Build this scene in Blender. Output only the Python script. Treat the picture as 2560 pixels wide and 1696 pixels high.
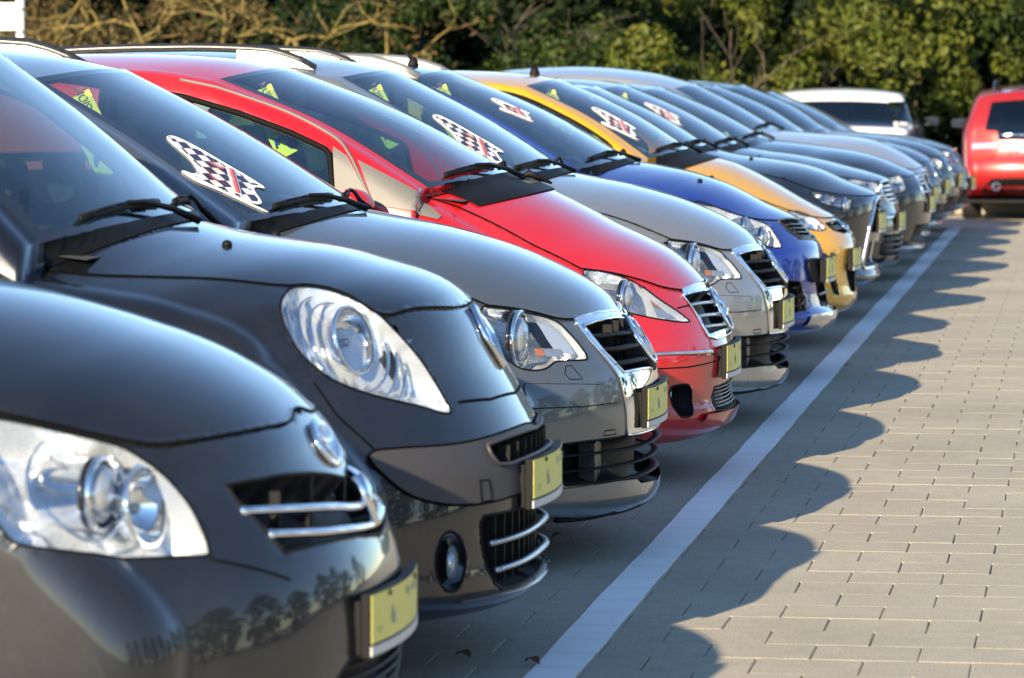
import bpy, bmesh, math, random
import numpy as np
from mathutils import Vector, Matrix
from mathutils.bvhtree import BVHTree
from mathutils.geometry import delaunay_2d_cdt, interpolate_bezier
for _o in list(bpy.data.objects): bpy.data.objects.remove(_o)
scene = bpy.context.scene
COL = scene.collection
R = math.radians
# ---------------------------------------------------------------- camera
cam_d = bpy.data.cameras.new('camera'); cam = bpy.data.objects.new('camera', cam_d); COL.objects.link(cam)
cam.location = (0, 0, 1.53); cam.rotation_euler = (R(90 - 3.890), 0, R(8.468))
cam_d.sensor_width = 36; cam_d.lens = 36 * 9750 / 2560; cam_d.clip_start = .1; cam_d.clip_end = 3000
cam_d.dof.use_dof = True; cam_d.dof.focus_distance = 13.6; cam_d.dof.aperture_fstop = 6.4
scene.camera = cam
# ---------------------------------------------------------------- sky and sun (low afternoon sun behind the camera's left shoulder)
SUN_EL = R(20.2); SUN_AZ = math.atan2(-2.6, -.8)      # direction towards the sun in the ground plane
world = bpy.data.worlds.new('World'); scene.world = world; world.use_nodes = True
_nt = world.node_tree; _bg = _nt.nodes['Background']; _sky = _nt.nodes.new('ShaderNodeTexSky')
_sky.sky_type = 'NISHITA'; _sky.sun_disc = False; _sky.sun_elevation = SUN_EL
_sky.sun_rotation = math.pi / 2 - SUN_AZ; _sky.air_density = 1.0; _sky.dust_density = .0; _sky.ozone_density = 2.4; _sky.altitude = 900
_nt.links.new(_sky.outputs[0], _bg.inputs[0]); _bg.inputs[1].default_value = .118
sun_d = bpy.data.lights.new('sun', 'SUN'); sun_d.energy = 5.0; sun_d.angle = R(.53); sun_d.color = (1, .83, .58)
sun = bpy.data.objects.new('sun', sun_d); COL.objects.link(sun)
sun.rotation_euler = Vector((math.cos(SUN_AZ) * math.cos(SUN_EL), math.sin(SUN_AZ) * math.cos(SUN_EL), math.sin(SUN_EL))).to_track_quat('Z', 'Y').to_euler()
vs = scene.view_settings; vs.view_transform = 'Standard'; vs.look = 'None'; vs.gamma = 1; vs.exposure = 1.16
scene.cycles.max_bounces = 8; scene.cycles.transparent_max_bounces = 24; scene.cycles.caustics_reflective = False; scene.cycles.caustics_refractive = False

# ---------------------------------------------------------------- materials
def mat(name): 
    m = bpy.data.materials.new(name); m.use_nodes = True
    return m, m.node_tree, m.node_tree.nodes['Principled BSDF']
def noise(nt, scale, detail=3, rough=.55, vec=None):
    n = nt.nodes.new('ShaderNodeTexNoise'); n.inputs['Scale'].default_value = scale; n.inputs['Detail'].default_value = detail; n.inputs['Roughness'].default_value = rough
    tc = nt.nodes.new('ShaderNodeTexCoord'); nt.links.new(tc.outputs['Object'], n.inputs['Vector']); return n
def ramp(nt, src, stops):
    r = nt.nodes.new('ShaderNodeValToRGB'); nt.links.new(src, r.inputs[0]); e = r.color_ramp.elements
    while len(e) < len(stops): e.new(.5)
    for k, (p, c) in enumerate(stops): e[k].position = p; e[k].color = (c[0], c[1], c[2], 1) if hasattr(c, '__len__') else (c, c, c, 1)
    return r
def bump(nt, b, src, strength, dist=.01):
    n = nt.nodes.new('ShaderNodeBump'); n.inputs['Strength'].default_value = strength; n.inputs['Distance'].default_value = dist
    nt.links.new(src, n.inputs['Height']); nt.links.new(n.outputs[0], b.inputs['Normal']); return n
def plain(name, col, rough=.5, metal=0, var=.12, scale=40, coat=0, spec=.5):
    m, nt, b = mat(name)
    n = noise(nt, scale); lo = [c * (1 - var) for c in col]; hi = [min(1, c * (1 + var)) for c in col]
    r = ramp(nt, n.outputs[0], [(.3, lo), (.7, hi)]); nt.links.new(r.outputs[0], b.inputs['Base Color'])
    r2 = ramp(nt, n.outputs[0], [(.3, max(0, rough - .06)), (.7, min(1, rough + .06))]); nt.links.new(r2.outputs[0], b.inputs['Roughness'])
    b.inputs['Metallic'].default_value = metal; b.inputs['Coat Weight'].default_value = coat; b.inputs['Coat Roughness'].default_value = .03
    b.inputs['Specular IOR Level'].default_value = spec
    return m
def paint(name, col, metal=.35, flake=.25, rough=.32):
    m, nt, b = mat(name)
    fl = noise(nt, 900, 1); du = noise(nt, 2.2, 5, .65); du2 = noise(nt, 60, 3)
    lo = [c * (1 - flake) for c in col]; hi = [min(1, c * (1 + flake)) for c in col]
    r = ramp(nt, fl.outputs[0], [(.35, lo), (.65, hi)])
    mix = nt.nodes.new('ShaderNodeMixRGB'); mix.inputs[2].default_value = (.30, .27, .23, 1)      # thin film of road dust
    f = nt.nodes.new('ShaderNodeMath'); f.operation = 'MULTIPLY'
    d = ramp(nt, du.outputs[0], [(.42, 0), (.75, .10)]); nt.links.new(d.outputs[0], f.inputs[0]); nt.links.new(du2.outputs[0], f.inputs[1])
    nt.links.new(f.outputs[0], mix.inputs[0]); nt.links.new(r.outputs[0], mix.inputs[1]); nt.links.new(mix.outputs[0], b.inputs['Base Color'])
    b.inputs['Metallic'].default_value = metal; b.inputs['Roughness'].default_value = rough
    b.inputs['Coat Weight'].default_value = 1; b.inputs['Coat IOR'].default_value = 1.52
    cr = ramp(nt, du.outputs[0], [(.4, .012), (.8, .07)]); nt.links.new(cr.outputs[0], b.inputs['Coat Roughness'])
    return m
def glass(name, tint, ior=1.52, haze=0.0):
    m = bpy.data.materials.new(name); m.use_nodes = True; nt = m.node_tree; nt.nodes.clear()
    out = nt.nodes.new('ShaderNodeOutputMaterial'); mx = nt.nodes.new('ShaderNodeMixShader')
    tr = nt.nodes.new('ShaderNodeBsdfTransparent'); tr.inputs[0].default_value = (*tint, 1)
    gl = nt.nodes.new('ShaderNodeBsdfGlossy'); gl.inputs['Roughness'].default_value = .008
    fr = nt.nodes.new('ShaderNodeFresnel'); geo = nt.nodes.new('ShaderNodeNewGeometry'); mr = nt.nodes.new('ShaderNodeMapRange')      # thin pane: same reflectance from both sides
    mr.inputs['To Min'].default_value = ior; mr.inputs['To Max'].default_value = 1 / ior; nt.links.new(geo.outputs['Backfacing'], mr.inputs['Value']); nt.links.new(mr.outputs[0], fr.inputs[0])
    num = nt.nodes.new('ShaderNodeMath'); num.operation = 'MULTIPLY_ADD'; num.inputs[1].default_value = 2; num.inputs[2].default_value = haze; nt.links.new(fr.outputs[0], num.inputs[0])      # two faces: 2F / (1 + F)
    den = nt.nodes.new('ShaderNodeMath'); den.inputs[1].default_value = 1; nt.links.new(fr.outputs[0], den.inputs[0]); mul = nt.nodes.new('ShaderNodeMath'); mul.operation = 'DIVIDE'; mul.use_clamp = True; nt.links.new(num.outputs[0], mul.inputs[0]); nt.links.new(den.outputs[0], mul.inputs[1])
    nt.links.new(mul.outputs[0], mx.inputs[0])
    nt.links.new(tr.outputs[0], mx.inputs[1]); nt.links.new(gl.outputs[0], mx.inputs[2]); nt.links.new(mx.outputs[0], out.inputs[0])
    return m
M = {}
M['windscreen'] = glass('windscreen_glass', (.62, .74, .72), 1.52, .03)
M['side_glass'] = glass('side_window_glass', (.55, .70, .66), 1.5, .02)
M['dark_glass'] = glass('privacy_glass', (.10, .12, .12), 1.5, .02)
M['lens'] = glass('headlamp_lens', (.93, .95, .97), 1.45, .02)
M['chrome'] = plain('chrome', (.86, .87, .88), .05, 1, .02, 30)
M['reflector'] = plain('reflector', (.84, .87, .90), .26, .55, .0, 60)
M['satin'] = plain('satin_silver', (.50, .51, .52), .28, .9, .06, 60)
M['bulb_glass'] = plain('bulb_glass', (.42, .46, .50), .08, .5, .1, 20, 1)
M['black'] = plain('black_plastic', (.008, .008, .009), .55, 0, .25, 120, 0, .14)
M['gloss_black'] = plain('gloss_black', (.012, .012, .014), .12, 0, .2, 60, 1)
M['rubber'] = plain('black_rubber', (.005, .005, .005), .7, 0, .3, 200, 0, .12)
M['tyre'] = plain('tyre_rubber', (.022, .021, .020), .8, 0, .3, 90)
M['gap'] = plain('panel_gap', (.002, .002, .002), .8, 0, .2, 90, 0, .1)
M['trim_grey'] = plain('grey_trim', (.16, .155, .145), .55, .1, .10, 300)
M['interior'] = plain('interior_dark', (.05, .053, .058), .8, 0, .3, 25)
M['lining'] = plain('interior_lining', (.30, .30, .29), .9, 0, .1, 25)
M['orange'] = plain('amber_lens', (.50, .16, .06), .2, 0, .15, 120, 1)
M['red_lens'] = plain('red_lens', (.80, .035, .015), .15, 0, .15, 120, 1)
M['plate_yellow'] = plain('plate_yellow', (.78, .70, .16), .45, 0, .05, 50)
M['plate_white'] = plain('plate_white', (.62, .62, .60), .5, 0, .06, 50)
M['ink_grey'] = plain('grey_print', (.40, .39, .36), .6, 0, .1, 50)
M['ink_blue'] = plain('blue_print', (.02, .11, .50), .5, 0, .1, 50)
M['tag_yellow'] = plain('tag_yellow', (.80, .82, .10), .6, 0, .06, 30)
M['tag_white'] = plain('tag_white', (.80, .84, .82), .6, 0, .06, 30)
M['ink_dark'] = plain('dark_print', (.05, .06, .12), .6, 0, .1, 50)
M['sticker_white'] = plain('sticker_white', (.80, .80, .80), .5, 0, .04, 50)
M['sticker_dark'] = plain('sticker_dark', (.035, .035, .09), .5, 0, .1, 50)
M['sticker_red'] = plain('sticker_red', (.70, .10, .12), .5, 0, .1, 50)
M['wheel'] = plain('alloy', (.5, .5, .52), .3, .9, .06, 40)

# ---------------------------------------------------------------- small mesh kit
def link(name, me, parent=None, m=None, smooth=True):
    o = bpy.data.objects.new(name, me); COL.objects.link(o)
    if m is not None and not me.materials: me.materials.append(m)
    if parent is not None: o.parent = parent
    if smooth and len(me.polygons): me.polygons.foreach_set('use_smooth', [True] * len(me.polygons))
    return o
def from_bm(name, bm, parent=None, m=None, smooth=True):
    me = bpy.data.meshes.new(name); bm.to_mesh(me); bm.free(); return link(name, me, parent, m, smooth)
def pyd(name, v, f, parent=None, m=None, smooth=False):
    me = bpy.data.meshes.new(name); me.from_pydata([tuple(map(float, p)) for p in v], [], f); me.update(); return link(name, me, parent, m, smooth)
def tag(o, label, cat, group=None):
    o['label'] = label; o['category'] = cat
    if group: o['group'] = group
    return o
def thing(name, loc, rz, label, cat, group=None):
    o = bpy.data.objects.new(name, None); COL.objects.link(o); o.location = loc; o.rotation_euler = (0, 0, rz); o.empty_display_size = .2
    return tag(o, label, cat, group)
def add_tube(bm, pts, r, n=8, closed=False, flat=None):
    """sweep a round (or flattened) section along pts; r number or list"""
    P = [Vector(p) for p in pts]; N = len(P); rings = []; up = None
    for i, p in enumerate(P):
        if closed: t = (P[(i + 1) % N] - P[i - 1])
        else: t = P[min(i + 1, N - 1)] - P[max(i - 1, 0)]
        if t.length < 1e-9: t = Vector((1, 0, 0))
        t.normalize()
        if up is None:
            up = Vector((0, 0, 1)) if abs(t.z) < .9 else Vector((1, 0, 0))
        a = (up - t * up.dot(t))
        if a.length < 1e-6: a = t.orthogonal()
        a.normalize(); up = a; b = t.cross(a)
        rr = r[i] if hasattr(r, '__len__') else r
        ra, rb = (rr, rr) if flat is None else (rr * flat, rr)
        rings.append([bm.verts.new(p + a * (math.cos(2 * math.pi * k / n) * ra) + b * (math.sin(2 * math.pi * k / n) * rb)) for k in range(n)])
    m = N if closed else N - 1
    for i in range(m):
        A, B = rings[i], rings[(i + 1) % N]
        for k in range(n): bm.faces.new((A[k], A[(k + 1) % n], B[(k + 1) % n], B[k]))
    if not closed:
        bm.faces.new(rings[0][::-1]); bm.faces.new(rings[-1])
def tube(name, pts, r, parent, m, n=8, closed=False, flat=None):
    bm = bmesh.new(); add_tube(bm, pts, r, n, closed, flat); return from_bm(name, bm, parent, m)
def box_bm(bm, c, s, bev=0, rot=None):
    g = bmesh.ops.create_cube(bm, size=1)['verts']
    bmesh.ops.scale(bm, vec=s, verts=g)
    if bev: 
        e = list({e for v in g for e in v.link_edges}); rr = bmesh.ops.bevel(bm, geom=e, offset=bev, segments=2, affect='EDGES', profile=.6); g = list({v for f in rr['faces'] for v in f.verts} | {v for v in g if v.is_valid})
    if rot is not None: bmesh.ops.rotate(bm, cent=(0, 0, 0), matrix=rot, verts=g)
    bmesh.ops.translate(bm, vec=c, verts=g)
def box(name, c, s, parent, m, bev=0, rot=None):
    bm = bmesh.new(); box_bm(bm, c, s, bev, rot); return from_bm(name, bm, parent, m, smooth=False)
def catmull(P, n_of):
    """centripetal Catmull-Rom through rows P; n_of(len) -> subdivisions of a span"""
    P = np.array(P, float); n = len(P)
    if n == 2:
        k = n_of(np.linalg.norm(P[1] - P[0])); return [P[0] + (P[1] - P[0]) * i / k for i in range(k)] + [P[1]]
    E = np.vstack([2 * P[0] - P[1], P, 2 * P[-1] - P[-2]]); out = []
    for i in range(n - 1):
        p0, p1, p2, p3 = E[i:i + 4]
        d = lambda a, b: max(np.linalg.norm(a[:2] - b[:2]), 1e-5) ** .5
        t1 = d(p0, p1); t2 = t1 + d(p1, p2); t3 = t2 + d(p2, p3)
        k = n_of(np.linalg.norm(p2 - p1))
        for j in range(k):
            t = t1 + (t2 - t1) * j / k
            A1 = (t1 - t) / t1 * p0 + t / t1 * p1; A2 = (t2 - t) / (t2 - t1) * p1 + (t - t1) / (t2 - t1) * p2; A3 = (t3 - t) / (t3 - t2) * p2 + (t - t2) / (t3 - t2) * p3
            B1 = (t2 - t) / t2 * A1 + t / t2 * A2; B2 = (t3 - t) / (t3 - t1) * A2 + (t - t1) / (t3 - t1) * A3
            out.append((t2 - t) / (t2 - t1) * B1 + (t - t1) / (t2 - t1) * B2)
    out.append(P[-1]); return out
def inside(poly, x, y):
    """vectorised point in polygon; poly (n,2)"""
    x = np.asarray(x); y = np.asarray(y); c = np.zeros(x.shape, bool); n = len(poly); j = n - 1
    for i in range(n):
        xi, yi = poly[i]; xj, yj = poly[j]
        t = (yi > y) != (yj > y)
        with np.errstate(divide='ignore', invalid='ignore'): xx = (xj - xi) * (y - yi) / (yj - yi + 1e-12) + xi
        c ^= t & (x < xx); j = i
    return c
def edge_dist(poly, x, y):
    """distance to the closed polygon and the closest point"""
    x = np.asarray(x, float); y = np.asarray(y, float); best = np.full(x.shape, 1e9); bx = x.copy(); by = y.copy(); n = len(poly)
    for i in range(n):
        a = poly[i]; b = poly[(i + 1) % n]; d = b - a; L = d.dot(d) + 1e-12
        t = np.clip(((x - a[0]) * d[0] + (y - a[1]) * d[1]) / L, 0, 1); px = a[0] + t * d[0]; py = a[1] + t * d[1]
        q = np.hypot(x - px, y - py); m = q < best; best[m] = q[m]; bx[m] = px[m]; by[m] = py[m]
    return best, bx, by
def densify(P, step, closed=True):
    P = [Vector(p) for p in P]; out = []; n = len(P)
    for i in range(n if closed else n - 1):
        a, b = P[i], P[(i + 1) % n]; k = max(1, int((b - a).length / step))
        out += [a.lerp(b, j / k) for j in range(k)]
    if not closed: out.append(P[-1])
    return out
def smooth_poly(P, it=2, closed=True, keep=.75):
    """Chaikin corner cutting"""
    P = [Vector(p) for p in P]
    for _ in range(it):
        Q = []; n = len(P)
        for i in range(n if closed else n - 1):
            a, b = P[i], P[(i + 1) % n]; Q += [a.lerp(b, 1 - keep), a.lerp(b, keep)]
        if not closed: Q = [P[0]] + Q + [P[-1]]
        P = Q
    return P

# ---------------------------------------------------------------- the car body surface
def softplus(v, k): return k * np.log1p(np.exp(np.clip(v / k, -40, 40)))
class Car:
    """nose at local x=0 pointing +x, y across, z up"""
    def __init__(s, spec, root, fine=1.0):
        s.sp = spec; s.root = root; s.fine = fine; s.L = spec['L']
        D = dict(W0=.88, zb=.95, tum=.40, tp=.10, pa=2.4, pb=2.3,
                 lip=(.30, .0, .08), nose=(.27, .0, .13), edge=(.30, .07, .11), cowl=(.22, .09, .11), base=(.17, .045, .075), head=(.12, .04, .065), roof=(.06, .06, .08), rear=(-.04, .07, .08), tail=(-.14, .02, .10))
        D.update(spec); s.D = D
        step = lambda d0: (lambda L: max(1, int(round(L / (d0 / fine)))))
        rows = []; sect = []
        def section(P, keys, d0, code):
            C = catmull(P, step(d0)); A = np.cumsum([0] + [np.hypot(*(C[i + 1] - C[i])[:2]) for i in range(len(C) - 1)]); A = A / A[-1]
            ks = np.array([k[0] for k in keys]); 
            for i, c in enumerate(C):
                if rows and i == 0: continue
                rows.append([c[0], c[1]] + [float(np.interp(A[i], ks, [k[1][j] for k in keys])) for j in range(3)]); sect.append(code)
        nh = D['nose_pts'] + D['hood_pts']
        # arc fraction of the hood edge inside the joined nose + hood curve
        L1 = sum(math.dist(nh[i], nh[i + 1]) for i in range(len(D['nose_pts']) - 1)); LT = sum(math.dist(nh[i], nh[i + 1]) for i in range(len(nh) - 1))
        section(nh, [(0, D['lip']), (L1 / LT * .45, D['nose']), (L1 / LT, D['edge']), (1, D['cowl'])], .021, 0)
        section([nh[-1]] + D['screen_pts'], [(0, D['base']), (1, D['head'])], .03, 1)
        section([D['screen_pts'][-1]] + D['roof_pts'], [(0, D['head']), (.4, D['roof']), (1, D['rear'])], .05, 2)
        section([D['roof_pts'][-1]] + D['tail_pts'], [(0, D['rear']), (.5, D['tail']), (1, D['tail'])], .05, 3)
        s.rows = np.array(rows); s.sect = np.array(sect); s.grid()
    def W(s, x, z):
        D = s.D; x = np.asarray(x, float); z = np.asarray(z, float)
        w = D['W0'] - D['tp'] * np.clip((x + .85) / .85, 0, None) ** 2 - .10 * np.clip((-(s.L - .9) - x) / .9, 0, None) ** 2
        w = w - D['tum'] * softplus(z - D['zb'], .03) - .06 * np.clip((.42 - z) / .28, 0, None) ** 2
        return w
    def grid(s):
        D = s.D; Rw = s.rows; nT = int(26 * s.fine); nF = 6; nS = 20
        xE = Rw[:, 0] - Rw[:, 2]; zE = Rw[:, 1] - Rw[:, 3]; r = Rw[:, 4]; ye = s.W(xE, zE) - r
        qx = np.clip(xE * .6 - .45 , -s.L + 1.1, -.95); qz = np.full_like(qx, .22)
        t = np.linspace(0, 1, nT + 1); t = 1 - (1 - t) ** 1.25
        top = []
        for tt in t: top.append(np.stack([Rw[:, 0] - Rw[:, 2] * tt ** D['pa'], -ye * tt, Rw[:, 1] - Rw[:, 3] * tt ** D['pb']], 1))
        dx = qx - xE; dz = qz - zE; Ln = np.hypot(dx, dz); ux, uz = dx / Ln, dz / Ln
        side = []
        for k in range(1, nF + 1):
            th = k / nF * math.pi / 2; d = r * (1 - math.cos(th)); x = xE + ux * d; z = zE + uz * d
            side.append(np.stack([x, -(s.W(x, z) - r + r * math.sin(th)), z], 1))
        for k in range(1, nS + 1):
            d = r + (Ln - r) * (k / nS); x = xE + ux * d; z = zE + uz * d; side.append(np.stack([x, -s.W(x, z), z], 1))
        half = top + side                                # centre -> right (near) sill
        s.tcol = np.concatenate([t, 1 + np.arange(1, len(side) + 1)])
        cols = half[::-1] + [h * np.array([1, -1, 1]) for h in half[1:]]
        s.colt = np.concatenate([s.tcol[::-1], s.tcol[1:]]); s.V = np.stack(cols, 1)      # rows, cols, 3
        nr, nc = s.V.shape[:2]; s.nc = nc
        F = []; 
        for i in range(nr - 1):
            o = i * nc
            for j in range(nc - 1): F.append((o + j, o + nc + j, o + nc + j + 1, o + j + 1))
        flat = s.V.reshape(-1, 3)
        k = (nr // 8) * (nc - 1) + nc // 2; a, b, c_ = (flat[i] for i in F[k][:3])
        nn = np.cross(b - a, c_ - a)
        if nn[0] + nn[2] < 0: F = [f[::-1] for f in F]
        s.F = F
        s.bvh = BVHTree.FromPolygons([tuple(v) for v in flat], F)
        s.side_i0 = len(t)
        # split: windscreen, seal, backlight, body
        sec = s.sect; i1 = np.where(sec == 1)[0]; i3 = np.where(sec == 3)[0]
        ws0, ws1 = i1[0], i1[-1]; s.ws = (ws0, ws1)
        bl0, bl1 = i3[0] + 1, i3[0] + max(2, int(len(i3) * .42))
        glassF, sealF, backF, bodyF = [], [], [], []
        tg = s.D.get('glass_t', .93)
        for k, f in enumerate(F):
            i, j = divmod(k, nc - 1); ta = max(s.colt[j], s.colt[j + 1])
            if ws0 <= i < ws1 and ta <= tg + .045:
                (sealF if (ta > tg or i < ws0 + 1 or i >= ws1 - 1) else glassF).append(f)
            elif bl0 <= i < bl1 and ta <= .9: backF.append(f)
            else: bodyF.append(f)
        s.flat = flat
        s.bm = s.sub_bm(bodyF)
        s.parts = dict(glass=glassF, seal=sealF, back=backF)
    def sub_bm(s, F):
        bm = bmesh.new(); used = sorted({i for f in F for i in f}); mp = {i: bm.verts.new(s.flat[i]) for i in used}
        for f in F: bm.faces.new([mp[i] for i in f])
        bm.normal_update(); return bm
    def snap(s, p):
        q = s.bvh.find_nearest(Vector(p)); return q[0], q[1]
    def surf(s, P): return [s.snap(p)[0] for p in P]
    def out_n(s, p):
        q, n, _, _ = s.bvh.find_nearest(Vector(p)); c = Vector((-1.4, 0, .6)); 
        return q, (n if n.dot(q - c) > 0 else -n)
    def frame(s, P, n=None):
        c = sum((Vector(p) for p in P), Vector()) / len(P)
        if n is None:
            n = Vector()
            for p in P: n += s.out_n(p)[1]
            n += s.out_n(c)[1] * len(P)
        n = Vector(n).normalized()
        u = Vector((0, 0, 1)).cross(n); u = u.normalized() if u.length > .05 else Vector((0, 1, 0)); v = n.cross(u)
        return c, u, v, n
    def cut(s, P, keep=False, n=None, sub=2, bm=None):
        """open the skin along outline P (local 3-D points on the skin); keep returns the piece"""
        bm = bm or s.bm; P = densify(P, .012); c, u, v, n = s.frame(P, n)
        poly = np.array([((p - c).dot(u), (p - c).dot(v)) for p in P]); dep = [(p - c).dot(n) for p in P]; dlo, dhi = min(dep) - .16, max(dep) + .16
        lo = poly.min(0) - .03; hi = poly.max(0) + .03
        def near(fs):
            ctr = [f.calc_center_median() - c for f in fs]
            X = np.array([q.dot(u) for q in ctr]); Y = np.array([q.dot(v) for q in ctr]); Z = np.array([q.dot(n) for q in ctr])
            return X, Y, Z
        for _ in range(sub):
            fs = bm.faces[:]; X, Y, Z = near(fs)
            m = (X > lo[0]) & (X < hi[0]) & (Y > lo[1]) & (Y < hi[1]) & (Z > dlo) & (Z < dhi); idx = np.where(m)[0]
            if not len(idx): return None
            d, _, _ = edge_dist(poly, X[idx], Y[idx]); fs2 = [fs[i] for i, q in zip(idx, d) if q < .02]
            ed = list({e for f in fs2 for e in f.edges if e.calc_length() > .006})
            if ed: bmesh.ops.subdivide_edges(bm, edges=ed, cuts=1, use_grid_fill=True)
        # pull vertices onto the outline
        vs_ = [w for w in bm.verts]; co = [w.co - c for w in vs_]
        X = np.array([q.dot(u) for q in co]); Y = np.array([q.dot(v) for q in co]); Z = np.array([q.dot(n) for q in co])
        m = (X > lo[0]) & (X < hi[0]) & (Y > lo[1]) & (Y < hi[1]) & (Z > dlo) & (Z < dhi); idx = np.where(m)[0]
        d, bx, by = edge_dist(poly, X[idx], Y[idx])
        for i, q, ax, ay in zip(idx, d, bx, by):
            w = vs_[i]; 
            if q < .0075: 
                w.co += u * (ax - X[i]) + v * (ay - Y[i])
        bm.normal_update()
        fs = bm.faces[:]; X, Y, Z = near(fs); m = (X > lo[0]) & (X < hi[0]) & (Y > lo[1]) & (Y < hi[1]) & (Z > dlo) & (Z < dhi)
        idx = np.where(m)[0]; ins = inside(poly, X[idx], Y[idx]); sel = [fs[i] for i, q in zip(idx, ins) if q]
        piece = None
        if keep:
            piece = bmesh.new(); mp = {}
            for f in sel:
                for w in f.verts:
                    if w not in mp: mp[w] = piece.verts.new(w.co)
                piece.faces.new([mp[w] for w in f.verts])
            piece.normal_update()
        bmesh.ops.delete(bm, geom=sel, context='FACES')
        return piece
    def patch(s, P, off=0., step=.02, fn=None, n=None):
        """triangulated sheet that follows the skin inside outline P; fn(dist to rim, u, v)->extra offset along the skin normal. Returns bmesh"""
        P = densify(P, step * .7); c, u, v, n = s.frame(P, n)
        poly = np.array([((p - c).dot(u), (p - c).dot(v)) for p in P]); lo, hi = poly.min(0), poly.max(0)
        gx, gy = np.meshgrid(np.arange(lo[0], hi[0], step), np.arange(lo[1], hi[1], step)); gx = gx.ravel(); gy = gy.ravel(); gx = gx + (np.round((gy - lo[1]) / step) % 2) * step * .5
        ok = inside(poly, gx, gy); gx, gy = gx[ok], gy[ok]
        if len(gx):
            d, _, _ = edge_dist(poly, gx, gy); ok = d > step * .5; gx, gy = gx[ok], gy[ok]
        pts = [Vector(q) for q in poly] + [Vector(q) for q in zip(gx, gy)]; n0 = len(poly)
        vo, eo, fo, _, _, _ = delaunay_2d_cdt(pts, [(i, (i + 1) % n0) for i in range(n0)], [], 1, 1e-5)
        bm = bmesh.new(); vv = []
        A = np.array([(q[0], q[1]) for q in vo]); d, _, _ = edge_dist(poly, A[:, 0], A[:, 1])
        for q, dd in zip(vo, d):
            o = c + u * q[0] + v * q[1]
            best = s.bvh.ray_cast(o + n * .35, -n, .7)
            p, nn = (best[0], best[1]) if best[0] is not None else s.snap(o)
            if nn.dot(n) < 0: nn = -nn
            e = off + (fn(dd, q[0], q[1]) if fn else 0)
            vv.append(bm.verts.new(p + (nn * .5 + n * .5).normalized() * e))
        for f in fo:
            try: bm.faces.new([vv[i] for i in f])
            except ValueError: pass
        bm.normal_update(); 
        for f in bm.faces:
            if f.normal.dot(n) < 0: f.normal_flip()
        return bm
    def sheet(s, name, P, m, parent=None, off=.003, step=.02, fn=None, thick=0, n=None):
        bm = s.patch(P, off, step, fn, n)
        if thick: 
            bmesh.ops.solidify(bm, geom=bm.faces[:], thickness=thick)
        return from_bm(name, bm, parent or s.root, m)
    def line(s, name, P, r, m, parent=None, off=0., closed=False, n=6, step=.02, flat=None):
        Q = []
        for p in densify(P, step, closed):
            q, nn = s.out_n(p); Q.append(q + nn * off)
        return tube(name, Q, r, parent or s.root, m, n, closed, flat)
    def finish(s, pm):
        o = from_bm('body', s.bm, s.root, pm); s.body = o
        for key, nm, m in (('glass', 'windscreen', M['windscreen']), ('seal', 'windscreen_seal', M['gloss_black']), ('back', 'rear_window', M['dark_glass'])):
            if s.parts[key]: from_bm(nm, s.sub_bm(s.parts[key]), s.root, m)
        return o
mir = lambda P: [Vector((p[0], -p[1], p[2])) for p in P]
def full(P):
    """half outline given from top centre round the near side to bottom centre -> closed symmetric outline"""
    P = [Vector(p) for p in P]; P[0].y = 0; P[-1].y = 0
    return P + [Vector((p.x, -p.y, p.z)) for p in P[-2:0:-1]]
# ---------------------------------------------------------------- body profiles (metres; x back from the nose, z up)
def spec(L, n_, h_, s_, r_, t_=None, **k):
    t_ = t_ or [(-L + .22, 1.12), (-L + .06, .86), (-L, .62), (-L + .02, .42), (-L + .12, .26)]
    return dict(L=L, nose_pts=n_, hood_pts=h_, screen_pts=s_, roof_pts=r_, tail_pts=t_, **k)
S = {}
S[1] = spec(4.4, [(-.12, .17), (-.035, .20), (-.008, .28), (-.003, .386), (-.006, .455), (-.015, .524), (-.04, .592), (-.068, .64), (-.12, .716), (-.138, .744), (-.168, .795), (-.213, .842)],
            [(-.257, .879), (-.346, .933), (-.449, .979), (-.539, 1.009), (-.652, 1.044), (-.766, 1.074), (-.93, 1.106), (-1.02, 1.118)],
            [(-1.40, 1.385), (-1.75, 1.57)], [(-2.0, 1.62), (-2.5, 1.65), (-3.2, 1.62), (-3.85, 1.54)], edge=(.34, .09, .11), cowl=(.20, .15, .12), base=(.17, .07, .08), nose=(.27, .02, .14), zb=.97, axle=-1.0)
S[2] = spec(4.1, [(-.11, .165), (-.04, .18), (-.012, .215), (-.004, .255), (-.01, .308), (-.008, .363), (0, .42), (0, .479), (-.006, .54), (-.027, .60), (-.075, .69), (-.12, .77), (-.165, .86), (-.20, .915)],
            [(-.245, .965), (-.33, 1.01), (-.45, 1.045), (-.57, 1.075), (-.74, 1.10), (-.84, 1.115), (-.97, 1.145)],
            [(-1.28, 1.41), (-1.65, 1.68)], [(-1.9, 1.74), (-2.4, 1.79), (-3.2, 1.78), (-3.8, 1.72)], W0=.90, zb=1.03, tum=.30, edge=(.36, .08, .11), cowl=(.20, .10, .11), base=(.17, .05, .08), nose=(.30, .0, .15))
_mpv = dict(n_=[(-.12, .14), (-.045, .155), (-.012, .185), (-.006, .22), (-.012, .27), (-.008, .32), (-.002, .40), (0, .48), (-.006, .555), (-.018, .607), (-.043, .657), (-.072, .701), (-.10, .739), (-.122, .766)],
            h_=[(-.150, .803), (-.19, .838), (-.262, .882), (-.37, .933), (-.489, .979), (-.68, 1.033), (-.88, 1.072), (-.99, 1.092)],
            s_=[(-1.40, 1.345), (-1.79, 1.547)], r_=[(-2.02, 1.592), (-2.5, 1.632), (-3.2, 1.62), (-3.95, 1.55)])
S[3] = spec(4.39, **_mpv, W0=.895, zb=.99, edge=(.31, .10, .10), cowl=(.22, .08, .11), base=(.18, .03, .075), head=(.12, .035, .06))
S[5] = S[3]
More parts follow.
